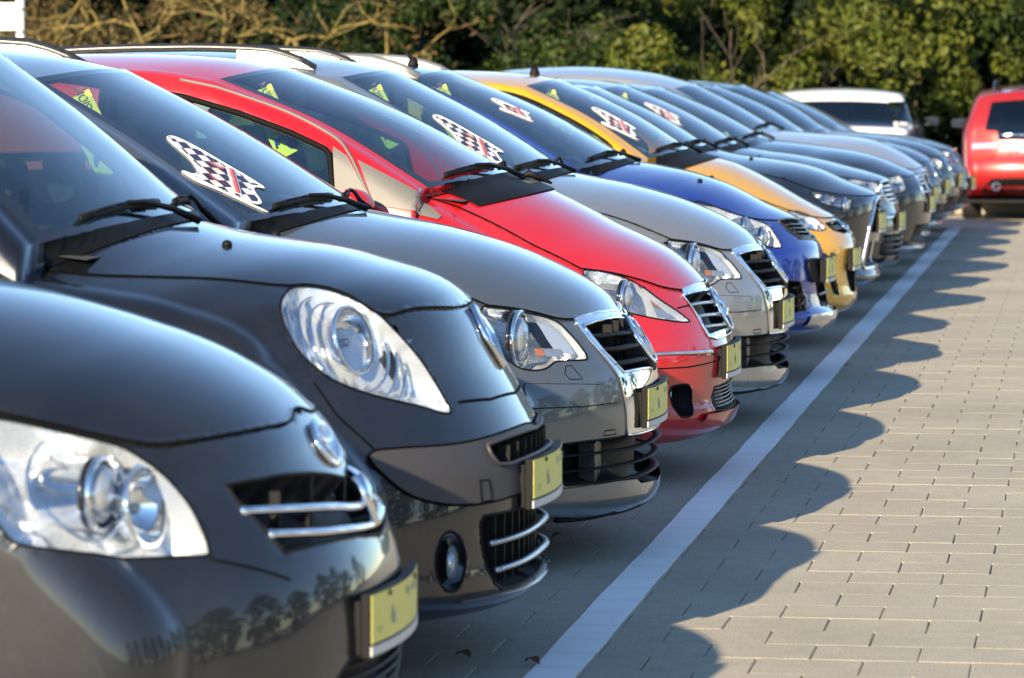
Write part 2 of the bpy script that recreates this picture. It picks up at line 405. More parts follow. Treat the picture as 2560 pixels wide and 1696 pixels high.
S[4] = spec(3.86, [(-.10, .155), (-.04, .185), (-.01, .23), (0, .268), (-.014, .30), (-.014, .349), (-.008, .42), (-.006, .491), (-.017, .53), (-.03, .57), (-.06, .628), (-.098, .702), (-.118, .738)],
            [(-.14, .763), (-.185, .805), (-.251, .853), (-.35, .905), (-.467, .958), (-.57, 1.013), (-.678, 1.066), (-.76, 1.103), (-.86, 1.135)],
            [(-1.30, 1.375), (-1.76, 1.553)], [(-2.0, 1.592), (-2.45, 1.61), (-3.0, 1.585), (-3.45, 1.53)], zb=1.0, edge=(.33, .08, .11), cowl=(.25, .06, .12), base=(.20, .04, .09), head=(.13, .045, .08), tum=.36)
S[6] = spec(4.6, [(-.12, .23), (-.04, .255), (-.006, .295), (0, .318), (-.012, .338), (-.036, .352), (-.044, .39), (-.05, .44), (-.05, .49), (-.055, .56), (-.064, .62), (-.078, .662), (-.108, .695), (-.155, .752), (-.2, .80)],
            [(-.27, .836), (-.35, .87), (-.46, .928), (-.563, .977), (-.66, 1.01), (-.754, 1.037), (-.90, 1.065), (-1.04, 1.085)],
            [(-1.50, 1.34), (-1.99, 1.547)], [(-2.3, 1.58), (-2.8, 1.60), (-3.5, 1.58), (-4.2, 1.50)], zb=.97)
S[7] = spec(3.9, [(-.11, .17), (-.035, .20), (-.005, .245), (0, .28), (-.008, .326), (-.011, .416), (-.008, .48), (-.004, .54), (-.01, .576), (-.033, .618), (-.072, .652), (-.112, .692), (-.133, .72)],
            [(-.195, .753), (-.284, .80), (-.477, .91), (-.60, .975), (-.71, 1.025), (-.82, 1.055), (-.94, 1.082)],
            [(-1.32, 1.32), (-1.72, 1.50)], [(-1.95, 1.535), (-2.4, 1.55), (-3.0, 1.53), (-3.5, 1.47)], W0=.85, zb=.98, edge=(.36, .09, .11), tum=.36)
S[8] = spec(4.55, [(-.12, .20), (-.04, .235), (-.012, .255), (-.008, .275), (-.035, .315), (-.03, .38), (-.018, .47), (-.006, .56), (0, .635), (0, .70), (-.008, .752), (-.022, .775)],
            [(-.11, .815), (-.232, .862), (-.36, .92), (-.50, .963), (-.72, 1.0), (-.92, 1.025), (-1.08, 1.06)],
            [(-1.42, 1.27), (-1.82, 1.45)], [(-2.1, 1.48), (-2.6, 1.49), (-3.2, 1.44), (-3.6, 1.36)], W0=.88, zb=.95)
S[9] = spec(4.6, [(-.12, .20), (-.05, .235), (-.015, .27), (-.008, .33), (0, .43), (0, .52), (-.022, .60), (-.05, .70), (-.085, .80)],
            [(-.15, .832), (-.25, .862), (-.40, .90), (-.58, .945), (-.75, .978), (-.92, 1.0), (-1.1, 1.03)],
            [(-1.5, 1.27), (-1.92, 1.455)], [(-2.2, 1.49), (-2.7, 1.50), (-3.3, 1.45), (-3.7, 1.36)], W0=.89, zb=.95)
S[10] = spec(4.7, [(-.14, .20), (-.07, .24), (-.03, .33), (-.008, .44), (0, .54), (0, .611), (-.012, .684), (-.09, .769)],
            [(-.195, .823), (-.30, .868), (-.405, .91), (-.62, .96), (-.80, .985), (-.947, 1.006), (-1.22, 1.035)],
            [(-1.62, 1.25), (-2.04, 1.43)], [(-2.3, 1.46), (-2.8, 1.47), (-3.4, 1.42), (-3.8, 1.34)], W0=.89, zb=.95)
S[11] = spec(4.6, [(-.14, .20), (-.06, .25), (-.02, .34), (0, .46), (-.004, .56), (-.03, .66), (-.085, .765)],
            [(-.16, .825), (-.28, .90), (-.47, .985), (-.7, 1.03), (-1.0, 1.055), (-1.27, 1.075)],
            [(-1.6, 1.27), (-1.95, 1.45)], [(-2.3, 1.535), (-2.8, 1.585), (-3.4, 1.57), (-4.0, 1.48)], W0=.90, zb=1.0)
S[12] = spec(4.6, [(-.14, .20), (-.06, .25), (-.02, .34), (0, .46), (-.004, .56), (-.03, .66), (-.12, .77)],
            [(-.2, .83), (-.33, .89), (-.5, .935), (-.8, .98), (-1.2, 1.01)],
            [(-1.6, 1.26), (-2.0, 1.43)], [(-2.3, 1.46), (-2.8, 1.47), (-3.4, 1.42), (-3.8, 1.34)])
S[13] = S[12]
S[14] = spec(4.6, [(-.14, .20), (-.06, .25), (-.02, .34), (0, .45), (-.02, .52), (-.06, .60), (-.10, .70), (-.19, .80)],
            [(-.28, .84), (-.38, .87), (-.62, .925), (-.93, .95), (-1.15, .97)],
            [(-1.55, 1.19), (-1.95, 1.36)], [(-2.3, 1.40), (-2.8, 1.41), (-3.4, 1.37), (-3.8, 1.30)])
# nose x, centre y of every car in the row
POS = {1: (-1.42, 7.9), 2: (-1.408, 10.05), 3: (-1.385, 12.45), 4: (-1.357, 14.9), 5: (-1.34, 17.3), 6: (-1.29, 19.8), 7: (-1.328, 22.3), 8: (-1.318, 24.7), 9: (-1.31, 27.1), 10: (-1.20, 29.5), 11: (-1.26, 31.8), 12: (-1.25, 34.1), 13: (-1.21, 36.3), 14: (-1.16, 38.5)}
# outlines of lamps, grilles and seams on each body, in car coordinates (metres)
TR = {
 1: {'headlight': [(-.690, -.721, .878), (-.642, -.696, .873), (-.569, -.669, .855), (-.498, -.636, .835), (-.445, -.606, .819), (-.411, -.590, .803), (-.371, -.581, .773), (-.332, -.574, .738), (-.298, -.566, .694), (-.272, -.578, .646), (-.257, -.591, .612), (-.258, -.600, .602), (-.346, -.686, .609), (-.436, -.800, .626), (-.521, -.853, .644), (-.570, -.867, .653), (-.595, -.867, .684), (-.642, -.864, .742), (-.688, -.838, .814), (-.713, -.752, .866)],
     'hoodseam': [(-.412, -.586, .807), (-.379, -.545, .812), (-.309, -.449, .814), (-.245, -.320, .819), (-.203, -.171, .821), (-.198, -.094, .825), (-.209, -.012, .838), (-.220, .057, .847), (-.227, .150, .846), (-.217, .259, .813)],
     'grille_half': [(-.107, .029, .696), (-.252, -.473, .727), (-.225, -.467, .692), (-.173, -.450, .634), (-.139, -.439, .593), (-.040, -.159, .573)],
     'bar_a': [(-.221, -.476, .679), (-.164, -.379, .673), (-.110, -.246, .663), (-.069, -.008, .641)],
     'bar_b': [(-.171, -.451, .631), (-.126, -.369, .625), (-.082, -.260, .617), (-.047, -.092, .601)],
     'emblem': [(-.155, .238, .732)],
     'seam': [(-.255, -.600, .597), (-.219, -.567, .585), (-.169, -.512, .565), (-.127, -.461, .542)],
     'plate': [(-.004, -.041, .425)],
     'low_half': [(-.006, -.103, .374), (-.025, -.245, .362), (-.046, -.325, .333), (-.053, -.335, .294), (-.014, -.058, .251)],
     'crease': [(-.679, -.564, .953), (-.489, -.513, .904), (-.386, -.460, .870), (-.316, -.416, .840), (-.255, -.367, .809)]},
 2: {'headlight': [(-.531, -.524, 1.002), (-.561, -.555, 1.000), (-.570, -.623, .979), (-.564, -.680, .950), (-.546, -.715, .915), (-.520, -.728, .871), (-.482, -.721, .824), (-.430, -.698, .781), (-.362, -.647, .748), (-.296, -.587, .724), (-.231, -.519, .703), (-.199, -.484, .686), (-.171, -.443, .680), (-.195, -.441, .723), (-.221, -.443, .767), (-.246, -.451, .808), (-.281, -.466, .855), (-.355, -.489, .933), (-.443, -.499, .981), (-.493, -.507, .996)],
     'projector': [(-.388, -.588, .879)],
     'projector2': [(-.216, -.468, .732)],
     'hoodseam': [(-.355, -.489, .933), (-.286, -.360, .938), (-.219, -.069, .937), (-.227, .062, .947)],
     'slot': [(-.184, -.435, .709), (-.125, -.303, .706), (-.079, -.022, .696)],
     'emblem': [(-.163, -.066, .853)],
     'band_top': [(-.340, -.708, .609), (-.272, -.638, .610), (-.187, -.535, .606), (-.126, -.434, .608), (-.071, -.287, .618), (-.039, -.052, .624), (-.055, .210, .623)],
     'band_bottom': [(-.333, -.716, .579), (-.266, -.671, .508), (-.212, -.615, .477), (-.147, -.531, .459), (-.078, -.409, .456), (-.025, -.256, .467), (.000, .017, .469)],
     'upslot_half': [(-.043, .209, .599), (-.099, -.391, .596), (-.089, -.392, .571), (-.073, -.374, .547), (-.052, -.323, .541), (-.020, .183, .548)],
     'low_half': [(.000, .017, .427), (-.092, -.439, .425), (-.100, -.454, .409), (-.099, -.444, .361), (-.088, -.422, .287), (-.073, -.394, .247), (-.061, -.354, .229), (-.043, -.296, .227), (-.008, -.091, .240), (-.006, .075, .260)],
     'bar_a': [(-.099, -.441, .352), (-.050, -.323, .366), (-.012, -.160, .389), (-.001, .011, .412)],
     'bar_b': [(-.087, -.423, .284), (-.044, -.298, .299), (-.016, -.138, .319), (-.010, .045, .342)],
     'fog': [(-.159, -.551, .399), (-.143, -.525, .383), (-.131, -.503, .350), (-.128, -.497, .315), (-.133, -.512, .276), (-.145, -.531, .248), (-.161, -.555, .244), (-.177, -.580, .259), (-.190, -.593, .296), (-.192, -.594, .330), (-.185, -.586, .369), (-.174, -.572, .393)],
     'plate': [(-.003, -.074, .504)],
     'hook': [(-.106, -.454, .514), (-.089, -.421, .513), (-.081, -.415, .462), (-.102, -.455, .460)]},
 3: {'headlight': [(-.463, -.660, .821), (-.448, -.652, .816), (-.392, -.608, .808), (-.326, -.559, .791), (-.272, -.511, .775), (-.241, -.487, .754), (-.206, -.477, .716), (-.168, -.477, .668), (-.161, -.485, .651), (-.163, -.498, .644), (-.241, -.601, .649), (-.251, -.619, .642), (-.266, -.648, .628), (-.295, -.682, .624), (-.330, -.710, .631), (-.345, -.718, .639), (-.390, -.734, .669), (-.432, -.741, .722), (-.462, -.711, .781)],
     'projector': [(-.368, -.676, .724)],
     'indicator': [(-.301, -.627, .693), (-.293, -.639, .671), (-.212, -.549, .664), (-.228, -.544, .688)],
     'fillet': [(-.305, -.555, .775), (-.251, -.490, .766), (-.187, -.504, .671), (-.230, -.559, .677), (-.247, -.565, .692)],
     'hoodseam': [(-.449, -.646, .821), (-.350, -.569, .804), (-.257, -.489, .774), (-.217, -.428, .768), (-.153, -.258, .770), (-.137, .191, .767)],
     'chrome_half': [(-.134, .191, .764), (-.213, -.422, .766), (-.159, -.423, .696), (-.108, -.407, .634), (-.074, -.385, .580), (-.063, -.380, .532), (-.055, -.367, .487), (-.052, -.356, .401), (-.007, .135, .403)],
     'grille_half': [(-.115, .192, .740), (-.188, -.401, .745), (-.161, -.405, .711), (-.123, -.399, .663), (-.088, -.375, .623), (-.067, -.352, .596), (-.024, .125, .611)],
     'slat_a': [(-.166, -.405, .717), (-.138, -.346, .714), (-.093, -.165, .717)],
     'slat_b': [(-.128, -.394, .674), (-.092, -.307, .671), (-.065, -.185, .673)],
     'slat_c': [(-.093, -.378, .629), (-.067, -.310, .627), (-.037, -.173, .628)],
     'emblem': [(-.056, -.031, .678)],
     'low_half': [(-.009, .152, .397), (-.051, -.353, .400), (-.163, -.579, .399), (-.243, -.685, .396), (-.295, -.795, .403), (-.305, -.783, .288), (-.247, -.673, .277), (-.141, -.524, .268), (-.058, -.343, .262), (-.049, -.321, .243), (-.039, -.289, .210), (-.009, .086, .205)],
     'low_a': [(-.301, -.798, .365), (-.243, -.682, .360), (-.163, -.576, .359), (-.052, -.346, .357), (-.010, .150, .371)],
     'low_b': [(-.302, -.789, .321), (-.246, -.679, .313), (-.164, -.568, .310), (-.053, -.336, .310), (-.013, .146, .329)],
     'low_c': [(-.058, -.343, .263), (-.020, -.162, .276), (-.019, .166, .288)],
     'strip_up': [(-.322, -.735, .586), (-.302, -.716, .585), (-.204, -.611, .577), (-.119, -.488, .567), (-.096, -.450, .552), (-.077, -.420, .514)],
     'strip_lo': [(-.313, -.800, .521), (-.263, -.703, .513), (-.163, -.577, .508), (-.077, -.420, .509)],
     'hook': [(-.108, -.486, .409), (-.105, -.484, .424), (-.082, -.434, .425), (-.078, -.424, .409)],
     'washer': [(-.215, -.602, .610), (-.214, -.583, .632), (-.200, -.563, .633), (-.166, -.551, .590), (-.200, -.596, .592)],
     'plate': [(-.000, .018, .490)],
     'flag': [(-1.482, -.536, 1.329), (-1.477, -.507, 1.334), (-1.454, -.488, 1.326), (-1.381, -.477, 1.287), (-1.311, -.476, 1.246), (-1.237, -.465, 1.203), (-1.175, -.468, 1.165), (-1.204, -.499, 1.176), (-1.208, -.534, 1.169), (-1.194, -.557, 1.155), (-1.168, -.590, 1.130), (-1.168, -.608, 1.124), (-1.183, -.627, 1.127), (-1.221, -.654, 1.142), (-1.279, -.677, 1.168), (-1.348, -.706, 1.198), (-1.391, -.701, 1.225), (-1.395, -.697, 1.228), (-1.387, -.689, 1.227), (-1.368, -.683, 1.218), (-1.357, -.663, 1.219), (-1.356, -.641, 1.226), (-1.370, -.619, 1.242), (-1.394, -.591, 1.264), (-1.429, -.572, 1.290), (-1.459, -.556, 1.311)],
     'pole': [(-1.392, -.699, 1.226), (-1.339, -.687, 1.200), (-1.267, -.672, 1.163), (-1.196, -.651, 1.128), (-1.139, -.631, 1.100)],
     'four': [(-1.339, -.620, 1.223), (-1.279, -.641, 1.181)],
     'plus': [(-1.339, -.521, 1.252), (-1.299, -.532, 1.225)],
     'bar': [(-1.294, -.485, 1.234), (-1.235, -.636, 1.156)]},
 4: {'headlight': [(-.503, -.664, .812), (-.439, -.616, .803), (-.369, -.567, .783), (-.298, -.528, .746), (-.239, -.503, .696), (-.183, -.452, .656), (-.148, -.418, .626), (-.123, -.395, .603), (-.166, -.470, .607), (-.233, -.555, .623), (-.288, -.610, .638), (-.331, -.647, .652), (-.374, -.674, .674), (-.439, -.693, .730), (-.488, -.689, .781)],
     'projector': [(-.352, -.612, .727)],
     'indicator': [(-.257, -.528, .696), (-.209, -.495, .654), (-.161, -.447, .622), (-.226, -.539, .632)],
     'hoodseam': [(-.890, -.643, 1.035), (-.793, -.661, .977), (-.700, -.664, .922), (-.598, -.666, .866), (-.506, -.665, .814)],
     'frontseam': [(-.173, -.434, .657), (-.138, -.353, .663)],
     'grille_half': [(-.103, .138, .700), (-.159, -.356, .699), (-.130, -.342, .656), (-.104, -.328, .618), (-.083, -.330, .578), (-.067, -.317, .553), (-.022, .022, .546)],
     'chrome_half': [(-.121, .138, .731), (-.168, -.344, .722), (-.159, -.359, .696), (-.130, -.345, .654), (-.106, -.339, .614), (-.085, -.341, .574), (-.070, -.334, .545), (-.044, -.261, .531), (-.021, .135, .526)],
     'bar_a': [(-.136, -.344, .666), (-.106, -.249, .668), (-.082, -.076, .669)],
     'bar_b': [(-.107, -.329, .623), (-.083, -.250, .623), (-.060, -.103, .621)],
     'bar_c': [(-.081, -.319, .582), (-.061, -.249, .582), (-.036, -.090, .578)],
     'emblem': [(-.060, .015, .628)],
     'strip': [(-.283, -.692, .498), (-.238, -.644, .498), (-.119, -.478, .494), (-.056, -.342, .490), (-.045, -.312, .477)],
     'stripseam': [(-.281, -.705, .445), (-.216, -.629, .445), (-.126, -.498, .442), (-.040, -.296, .451)],
     'fog': [(-.189, -.590, .370), (-.161, -.552, .380), (-.123, -.488, .379), (-.112, -.463, .348), (-.105, -.470, .267), (-.122, -.496, .254), (-.153, -.547, .261), (-.177, -.569, .306)],
     'fogring': [(-.139, -.509, .312)],
     'low_half': [(-.017, .124, .363), (-.061, -.343, .356), (-.066, -.353, .331), (-.064, -.356, .294), (-.053, -.351, .269), (-.039, -.308, .269), (-.005, -.053, .278)],
     'plate': [(-.007, .043, .448)],
     'window': [(-2.399, -.657, 1.534), (-2.164, -.673, 1.520), (-2.007, -.696, 1.487), (-1.787, -.724, 1.419), (-1.587, -.750, 1.341), (-1.427, -.772, 1.271), (-1.416, -.778, 1.260), (-1.395, -.839, 1.113), (-1.403, -.844, 1.098), (-1.598, -.843, 1.100), (-2.050, -.844, 1.098), (-2.353, -.845, 1.097)],
     'panel_a': [(-1.412, -.776, 1.261), (-1.357, -.790, 1.226), (-1.336, -.807, 1.197), (-1.252, -.857, 1.058), (-1.391, -.844, 1.098)],
     'panel_b': [(-1.319, -.792, 1.212), (-1.079, -.773, 1.058), (-1.000, -.821, 1.007), (-1.011, -.842, .996), (-1.205, -.862, 1.043), (-1.246, -.858, 1.057)],
     'doorseam': [(-2.353, -.466, 1.577), (-2.012, -.674, 1.508), (-1.751, -.684, 1.441), (-1.602, -.689, 1.388), (-1.473, -.715, 1.328), (-1.393, -.742, 1.280), (-1.353, -.779, 1.236), (-1.246, -.859, 1.052)],
     'scuttle': [(-.993, -.597, 1.091), (-.890, -.645, 1.034), (-.768, -.427, 1.059), (-.692, .211, 1.063)]},
 6: {'headlight': [(-.662, -.630, .896), (-.635, -.580, .906), (-.546, -.558, .868), (-.386, -.497, .813), (-.307, -.467, .785), (-.272, -.484, .744), (-.226, -.506, .676), (-.242, -.539, .669), (-.318, -.621, .682), (-.414, -.676, .731), (-.544, -.655, .816)],
     'projector': [(-.325, -.564, .741)],
     'grille_half': [(-.204, .140, .797), (-.266, -.360, .797), (-.209, -.352, .747), (-.157, -.299, .707), (-.101, .047, .687)],
     'hoodseam': [(-.663, -.624, .900), (-.535, -.549, .866), (-.381, -.486, .815), (-.264, -.342, .800), (-.205, .140, .798)],
     'block_half': [(-.059, -.048, .590), (-.115, -.363, .601), (-.116, -.378, .569), (-.100, -.349, .502), (-.052, -.064, .506)],
     'low_half': [(-.050, -.024, .492), (-.097, -.340, .496), (-.086, -.314, .422), (-.072, -.287, .369), (-.042, -.018, .371)],
     'fog': [(-.204, -.559, .510), (-.144, -.456, .501), (-.122, -.417, .418), (-.114, -.422, .356), (-.159, -.514, .351), (-.191, -.564, .354)],
     'plate': [(-.058, .115, .551)],
     'antenna': [(-2.208, .079, 1.571)]},
 7: {'headlight': [(-.333, -.378, .769), (-.301, -.354, .760), (-.221, -.360, .715), (-.160, -.363, .655), (-.205, -.436, .653), (-.259, -.459, .692), (-.304, -.436, .729)],
     'grille_half': [(-.115, .099, .691), (-.176, -.335, .688), (-.133, -.329, .647), (-.073, -.288, .612), (-.056, -.157, .629)],
     'hoodseam': [(-.334, -.368, .773), (-.211, -.346, .715), (-.172, -.254, .718), (-.134, .099, .717)],
     'low_half': [(-.012, .095, .461), (-.062, -.338, .468), (-.054, -.314, .394), (-.037, -.282, .305), (-.004, .024, .304)],
     'low_out': [(-.125, -.470, .402), (-.102, -.435, .322), (-.071, -.384, .281), (-.103, -.444, .300), (-.128, -.479, .353)],
     'plate': [(-.008, -.047, .491)]},
 8: {'headlight': [(-.408, -.622, .813), (-.323, -.607, .784), (-.168, -.507, .759), (-.156, -.540, .723), (-.162, -.561, .694), (-.231, -.646, .697), (-.316, -.701, .728), (-.379, -.680, .771)],
     'frame_half': [(-.017, .090, .763), (-.037, -.244, .759), (-.048, -.321, .734), (-.070, -.394, .592), (-.116, -.429, .342), (-.101, -.393, .318), (-.041, -.133, .328)],
     'hoodseam': [(-.349, -.579, .808), (-.183, -.480, .776), (-.052, -.329, .742)],
     'plate': [(-.002, -.004, .605)]},
 9: {'grille_half': [(-.095, -.180, .797), (-.162, -.411, .787), (-.135, -.430, .706), (-.099, -.388, .644), (-.040, -.151, .642)],
     'low_half': [(-.027, -.278, .449), (-.131, -.529, .437), (-.148, -.551, .364), (-.046, -.328, .363)],
     'plate': [(-.002, .089, .522)],
     'headlight': [(-.347, -.367, .861), (-.237, -.376, .829), (-.175, -.422, .793), (-.146, -.445, .717), (-.225, -.573, .731), (-.305, -.598, .786)]},
 10: {'headlight': [(-.291, -.594, .749), (-.259, -.467, .787), (-.211, -.433, .775), (-.168, -.565, .657), (-.262, -.682, .652)],
     'grille_half': [(-.069, .103, .748), (-.087, -.280, .736), (-.053, -.361, .595), (-.027, -.275, .578), (-.003, .078, .642)],
     'plate': [(-.000, .076, .582)]},}
# ---------------------------------------------------------------- car parts
def lathe_bm(bm, prof, o, ax, n=24, cap=True):
    ax = Vector(ax).normalized(); a = ax.orthogonal().normalized(); b = ax.cross(a); o = Vector(o); rings = []
    for r, h in prof: rings.append([bm.verts.new(o + ax * h + (a * math.cos(2 * math.pi * k / n) + b * math.sin(2 * math.pi * k / n)) * r) for k in range(n)])
    for A, B in zip(rings, rings[1:]):
        for k in range(n): bm.faces.new((A[k], A[(k + 1) % n], B[(k + 1) % n], B[k]))
    if cap: bm.faces.new(rings[0][::-1]); bm.faces.new(rings[-1])
def lathe(name, prof, o, ax, parent, m, n=24, cap=True):
    bm = bmesh.new(); lathe_bm(bm, prof, o, ax, n, cap); bmesh.ops.recalc_face_normals(bm, faces=bm.faces[:]); return from_bm(name, bm, parent, m)
def ring_bm(bm, o, u, v, ru, rv, r, n=40, m=8):
    o = Vector(o); add_tube(bm, [o + u * (math.cos(2 * math.pi * k / n) * ru) + v * (math.sin(2 * math.pi * k / n) * rv) for k in range(n)], r, m, True)
def text_mesh(txt, size, bold=0., shear=0.):
    cu = bpy.data.curves.new('lettering', 'FONT'); cu.body = txt; cu.size = size; cu.align_x = 'CENTER'; cu.align_y = 'CENTER'; cu.offset = bold; cu.shear = shear; cu.resolution_u = 3
    ob = bpy.data.objects.new('lettering', cu); COL.objects.link(ob); dg = bpy.context.evaluated_depsgraph_get()
    me = bpy.data.meshes.new_from_object(ob.evaluated_get(dg)); bpy.data.objects.remove(ob); return me
def lettering(txt, size, o, u, v, parent, m, bold=0., shear=0., off=.001, name='lettering', sx=1.):
    """flat print: letters run along u, their tops along v"""
    me = text_mesh(txt, size, bold, shear); u = Vector(u).normalized(); v = Vector(v).normalized(); n = u.cross(v); o = Vector(o) + n * off
    me.transform(Matrix(((u.x * sx, v.x, n.x, o.x), (u.y * sx, v.y, n.y, o.y), (u.z * sx, v.z, n.z, o.z), (0, 0, 0, 1)))); me.materials.clear()
    return link(name, me, parent, m, False)
def rows_sheet(c, i0, i1, tmax, off):
    """strip of the skin between two profile rows, pushed out by off"""
    js = [j for j in range(c.nc) if c.colt[j] <= tmax]; bm = bmesh.new(); G = []
    for i in range(i0, i1 + 1):
        G.append([])
        for j in js:
            p = Vector(c.V[i, j]); q, n = c.out_n(p); G[-1].append(bm.verts.new(p + n * off))
    for A, B in zip(G, G[1:]):
        for k in range(len(js) - 1): bm.faces.new((A[k], A[k + 1], B[k + 1], B[k]))
    bmesh.ops.recalc_face_normals(bm, faces=bm.faces[:]); return bm
def row_at(c, x):
    h = np.where(c.sect == 0)[0]; return int(h[np.argmin(np.abs(c.rows[h, 0] - x) + (c.rows[h, 1] < .6) * 9)])
def glass_pt(c, f, y, off=0.):
    """point on the windscreen: f 0 at the base .. 1 at the header"""
    i = c.ws[0] + f * (c.ws[1] - c.ws[0]); k = int(min(i, c.ws[1] - 1)); w = i - k; r = c.rows[k] * (1 - w) + c.rows[k + 1] * w
    ye = float(c.W(r[0] - r[2], r[1] - r[3]) - r[4]); t = min(abs(y) / ye, 1); p = Vector((r[0] - r[2] * t ** c.D['pa'], y, r[1] - r[3] * t ** c.D['pb']))
    if off: p = p + c.out_n(p)[1] * off
    return p
def headlamp(c, P, depth=.09, proj=(), orange=None, style='plain', bowl=M['reflector'], smooth=2, seal=.0032, extra=None):
    for sd in (0, 1):
        Q = smooth_poly(P if sd == 0 else mir(P), smooth) if smooth else [Vector(p) for p in (P if sd == 0 else mir(P))]
        Q = c.surf(Q); c.cut(Q)
        if style == 'stepped': fn = lambda d, a, b: -depth * min(1, d / .05) ** .7 - .006 * math.sin(min(d, .05) * 380)
        else: fn = lambda d, a, b: -depth * min(1, d / .035) ** .55
        h = c.sheet('headlight', Q, bowl, off=-.002, step=.012, fn=fn)
        c.sheet('lens', Q, M['lens'], parent=h, off=.0015, step=.018)
        c.line('seal', Q, seal, M['rubber'], parent=h, closed=True, step=.012)
        for (p, r, ln) in proj:
            p = Vector(p); sy = 1 if sd == 0 else -1; q, n = c.out_n((p.x, p.y * sy, p.z)); ax = Vector((1, n.y * .25, 0)).normalized(); o = q - n * (depth * .62) - ax * .02
            g = lathe('projector', [(r * .62, -.06), (r, -.03), (r * 1.0, ln), (r * 1.05, ln + .002), (r * 1.05, ln + .012), (r * .93, ln + .012), (r * .86, ln - .01)], o, ax, h, M['chrome'], 32, False)
            lathe('bulb', [(r * .86, ln - .012), (r * .78, ln + .012), (r * .5, ln + .028), (.001, ln + .034)], o, ax, h, M['bulb_glass'], 24, False)
            lathe('projector_ring', [(r * 1.0, ln - .014), (r * 1.035, ln - .013), (r * 1.035, ln - .006), (r * 1.0, ln - .005)], o, ax, h, M['gloss_black'], 40, False)
        if orange:
            O = [Vector((p[0], p[1] * (1 if sd == 0 else -1), p[2])) for p in orange]; c.sheet('indicator', c.surf(O), M['bulb_glass'], parent=h, off=-.012, step=.012)
            k = [O[0].lerp(O[-1], .0), O[1].lerp(O[2], .0), O[1].lerp(O[2], .28), O[0].lerp(O[-1], .28)]; c.sheet('amber_reflector', c.surf(k), M['orange'], parent=h, off=-.009, step=.01)
        if extra: extra(h, sd)
def lamp_arcs(c, h, p, P, radii, sd, depth=.03):
    """moulded steps of the reflector: concentric arcs round the dish, kept inside the lamp outline"""
    k = 1 if sd == 0 else -1; o, n = c.out_n((p[0], p[1] * k, p[2])); Q = [Vector((q[0], q[1] * k, q[2])) for q in P]; ce, u, v, nn = c.frame(Q); poly = np.array([((q - ce).dot(u), (q - ce).dot(v)) for q in Q]); oc = ((o - ce).dot(u), (o - ce).dot(v))
    for r in radii:
        run = []
        for a in np.linspace(0, 2 * math.pi, 90):
            x, y = oc[0] + r * math.cos(a), oc[1] + r * math.sin(a) * 1.15
            d, _, _ = edge_dist(poly, [x], [y]); ok = inside(poly, [x], [y])[0] and d[0] > .012
            if ok:
                q = c.bvh.ray_cast(ce + u * x + v * y + nn * .3, -nn, .6)[0]
                if q: run.append(q - nn * depth); continue
            if len(run) > 8: tube('reflector_step', run, .0045, h, M['chrome'], 6)
            run = []
        if len(run) > 8: tube('reflector_step', run, .0045, h, M['chrome'], 6)
def dish(c, h, p, r, sd, tilt=.55):
    """round reflector dish sunk into the lamp, with ring and bulb"""
    q, n = c.out_n((p[0], p[1] * (1 if sd == 0 else -1), p[2])); ax = (n * tilt + Vector((1, 0, 0)) * (1 - tilt)).normalized(); o = q - n * .016
    d = lathe('reflector_dish', [(r, 0), (r * .97, -.012), (r * .85, -.034), (r * .55, -.055), (.001, -.062)], o, ax, h, M['chrome'], 40, False)
    a = ax.orthogonal().normalized(); b = ax.cross(a); bm = bmesh.new(); ring_bm(bm, o, a, b, r * 1.03, r * 1.03, .005, 48, 8); from_bm('dish_ring', bm, d, M['chrome']); bm = bmesh.new(); ring_bm(bm, o + ax * .002, a, b, r * .985, r * .985, .0022, 48, 6); from_bm('dish_ring', bm, d, M['gloss_black'])
    lathe('bulb', [(.012, -.06), (.012, -.02), (.006, -.012), (.001, -.011)], o, ax, d, M['bulb_glass'], 12, False)
def opening(c, P, name, depth=.06, mat_=None, frame=None, fr=.006, smooth=0, step=.02):
    """hole in the skin with a dark pan behind it; P closed outline"""
    Q = smooth_poly(P, smooth) if smooth else [Vector(p) for p in P]; Q = c.surf(densify(Q, .02)); c.cut(Q)
    g = c.sheet(name, Q, mat_ or M['black'], off=-.001, step=step, fn=lambda d, a, b: -depth * min(1, d / .012))
    c.line('frame' if frame else 'rim_edge', Q, fr if frame else .0045, frame or M['black'], parent=g, closed=True, step=.012, off=0. if frame else -.002)
    return g
def sym(L): 
    """near end -> centre line mirrored to the full width"""
    L = [Vector(p) for p in L]; e = L[-1].copy(); e.y = 0
    L = [p for p in L[:-1] if p.y < -.01] + [e]; return L + [Vector((p.x, -p.y, p.z)) for p in L[-2::-1]]
def bar(c, name, L, r, m, parent, off=-.012, flat=None, n=8, step=.03):
    Q = []
    for p in densify(catm(sym(L)), step, False):
        q, nn = c.out_n(p); Q.append(q + nn * off)
    return tube(name, Q, r, parent, m, n, False, flat)
def catm(P): return [Vector(p) for p in catmull([tuple(p) for p in P], lambda L: 5)] if len(P) > 2 else P
def bent(name, x, z, t, w, h, parent, m, k=.33, y0=0., bev=0):
    """thin slab w wide, h high, bowed back like the bumper behind it"""
    bm = bmesh.new(); n = 10; G = []
    for i in range(n + 1):
        y = -w / 2 + w * i / n; xx = x - k * (y + y0) ** 2; G.append([bm.verts.new(q) for q in ((xx, y + y0, z - h / 2), (xx, y + y0, z + h / 2), (xx - t, y + y0, z + h / 2), (xx - t, y + y0, z - h / 2))])
    for A, B in zip(G, G[1:]):
        for q in range(4): bm.faces.new((A[q], A[(q + 1) % 4], B[(q + 1) % 4], B[q]))
    bm.faces.new(G[0][::-1]); bm.faces.new(G[-1]); bmesh.ops.recalc_face_normals(bm, faces=bm.faces[:]); return from_bm(name, bm, parent, m, False)
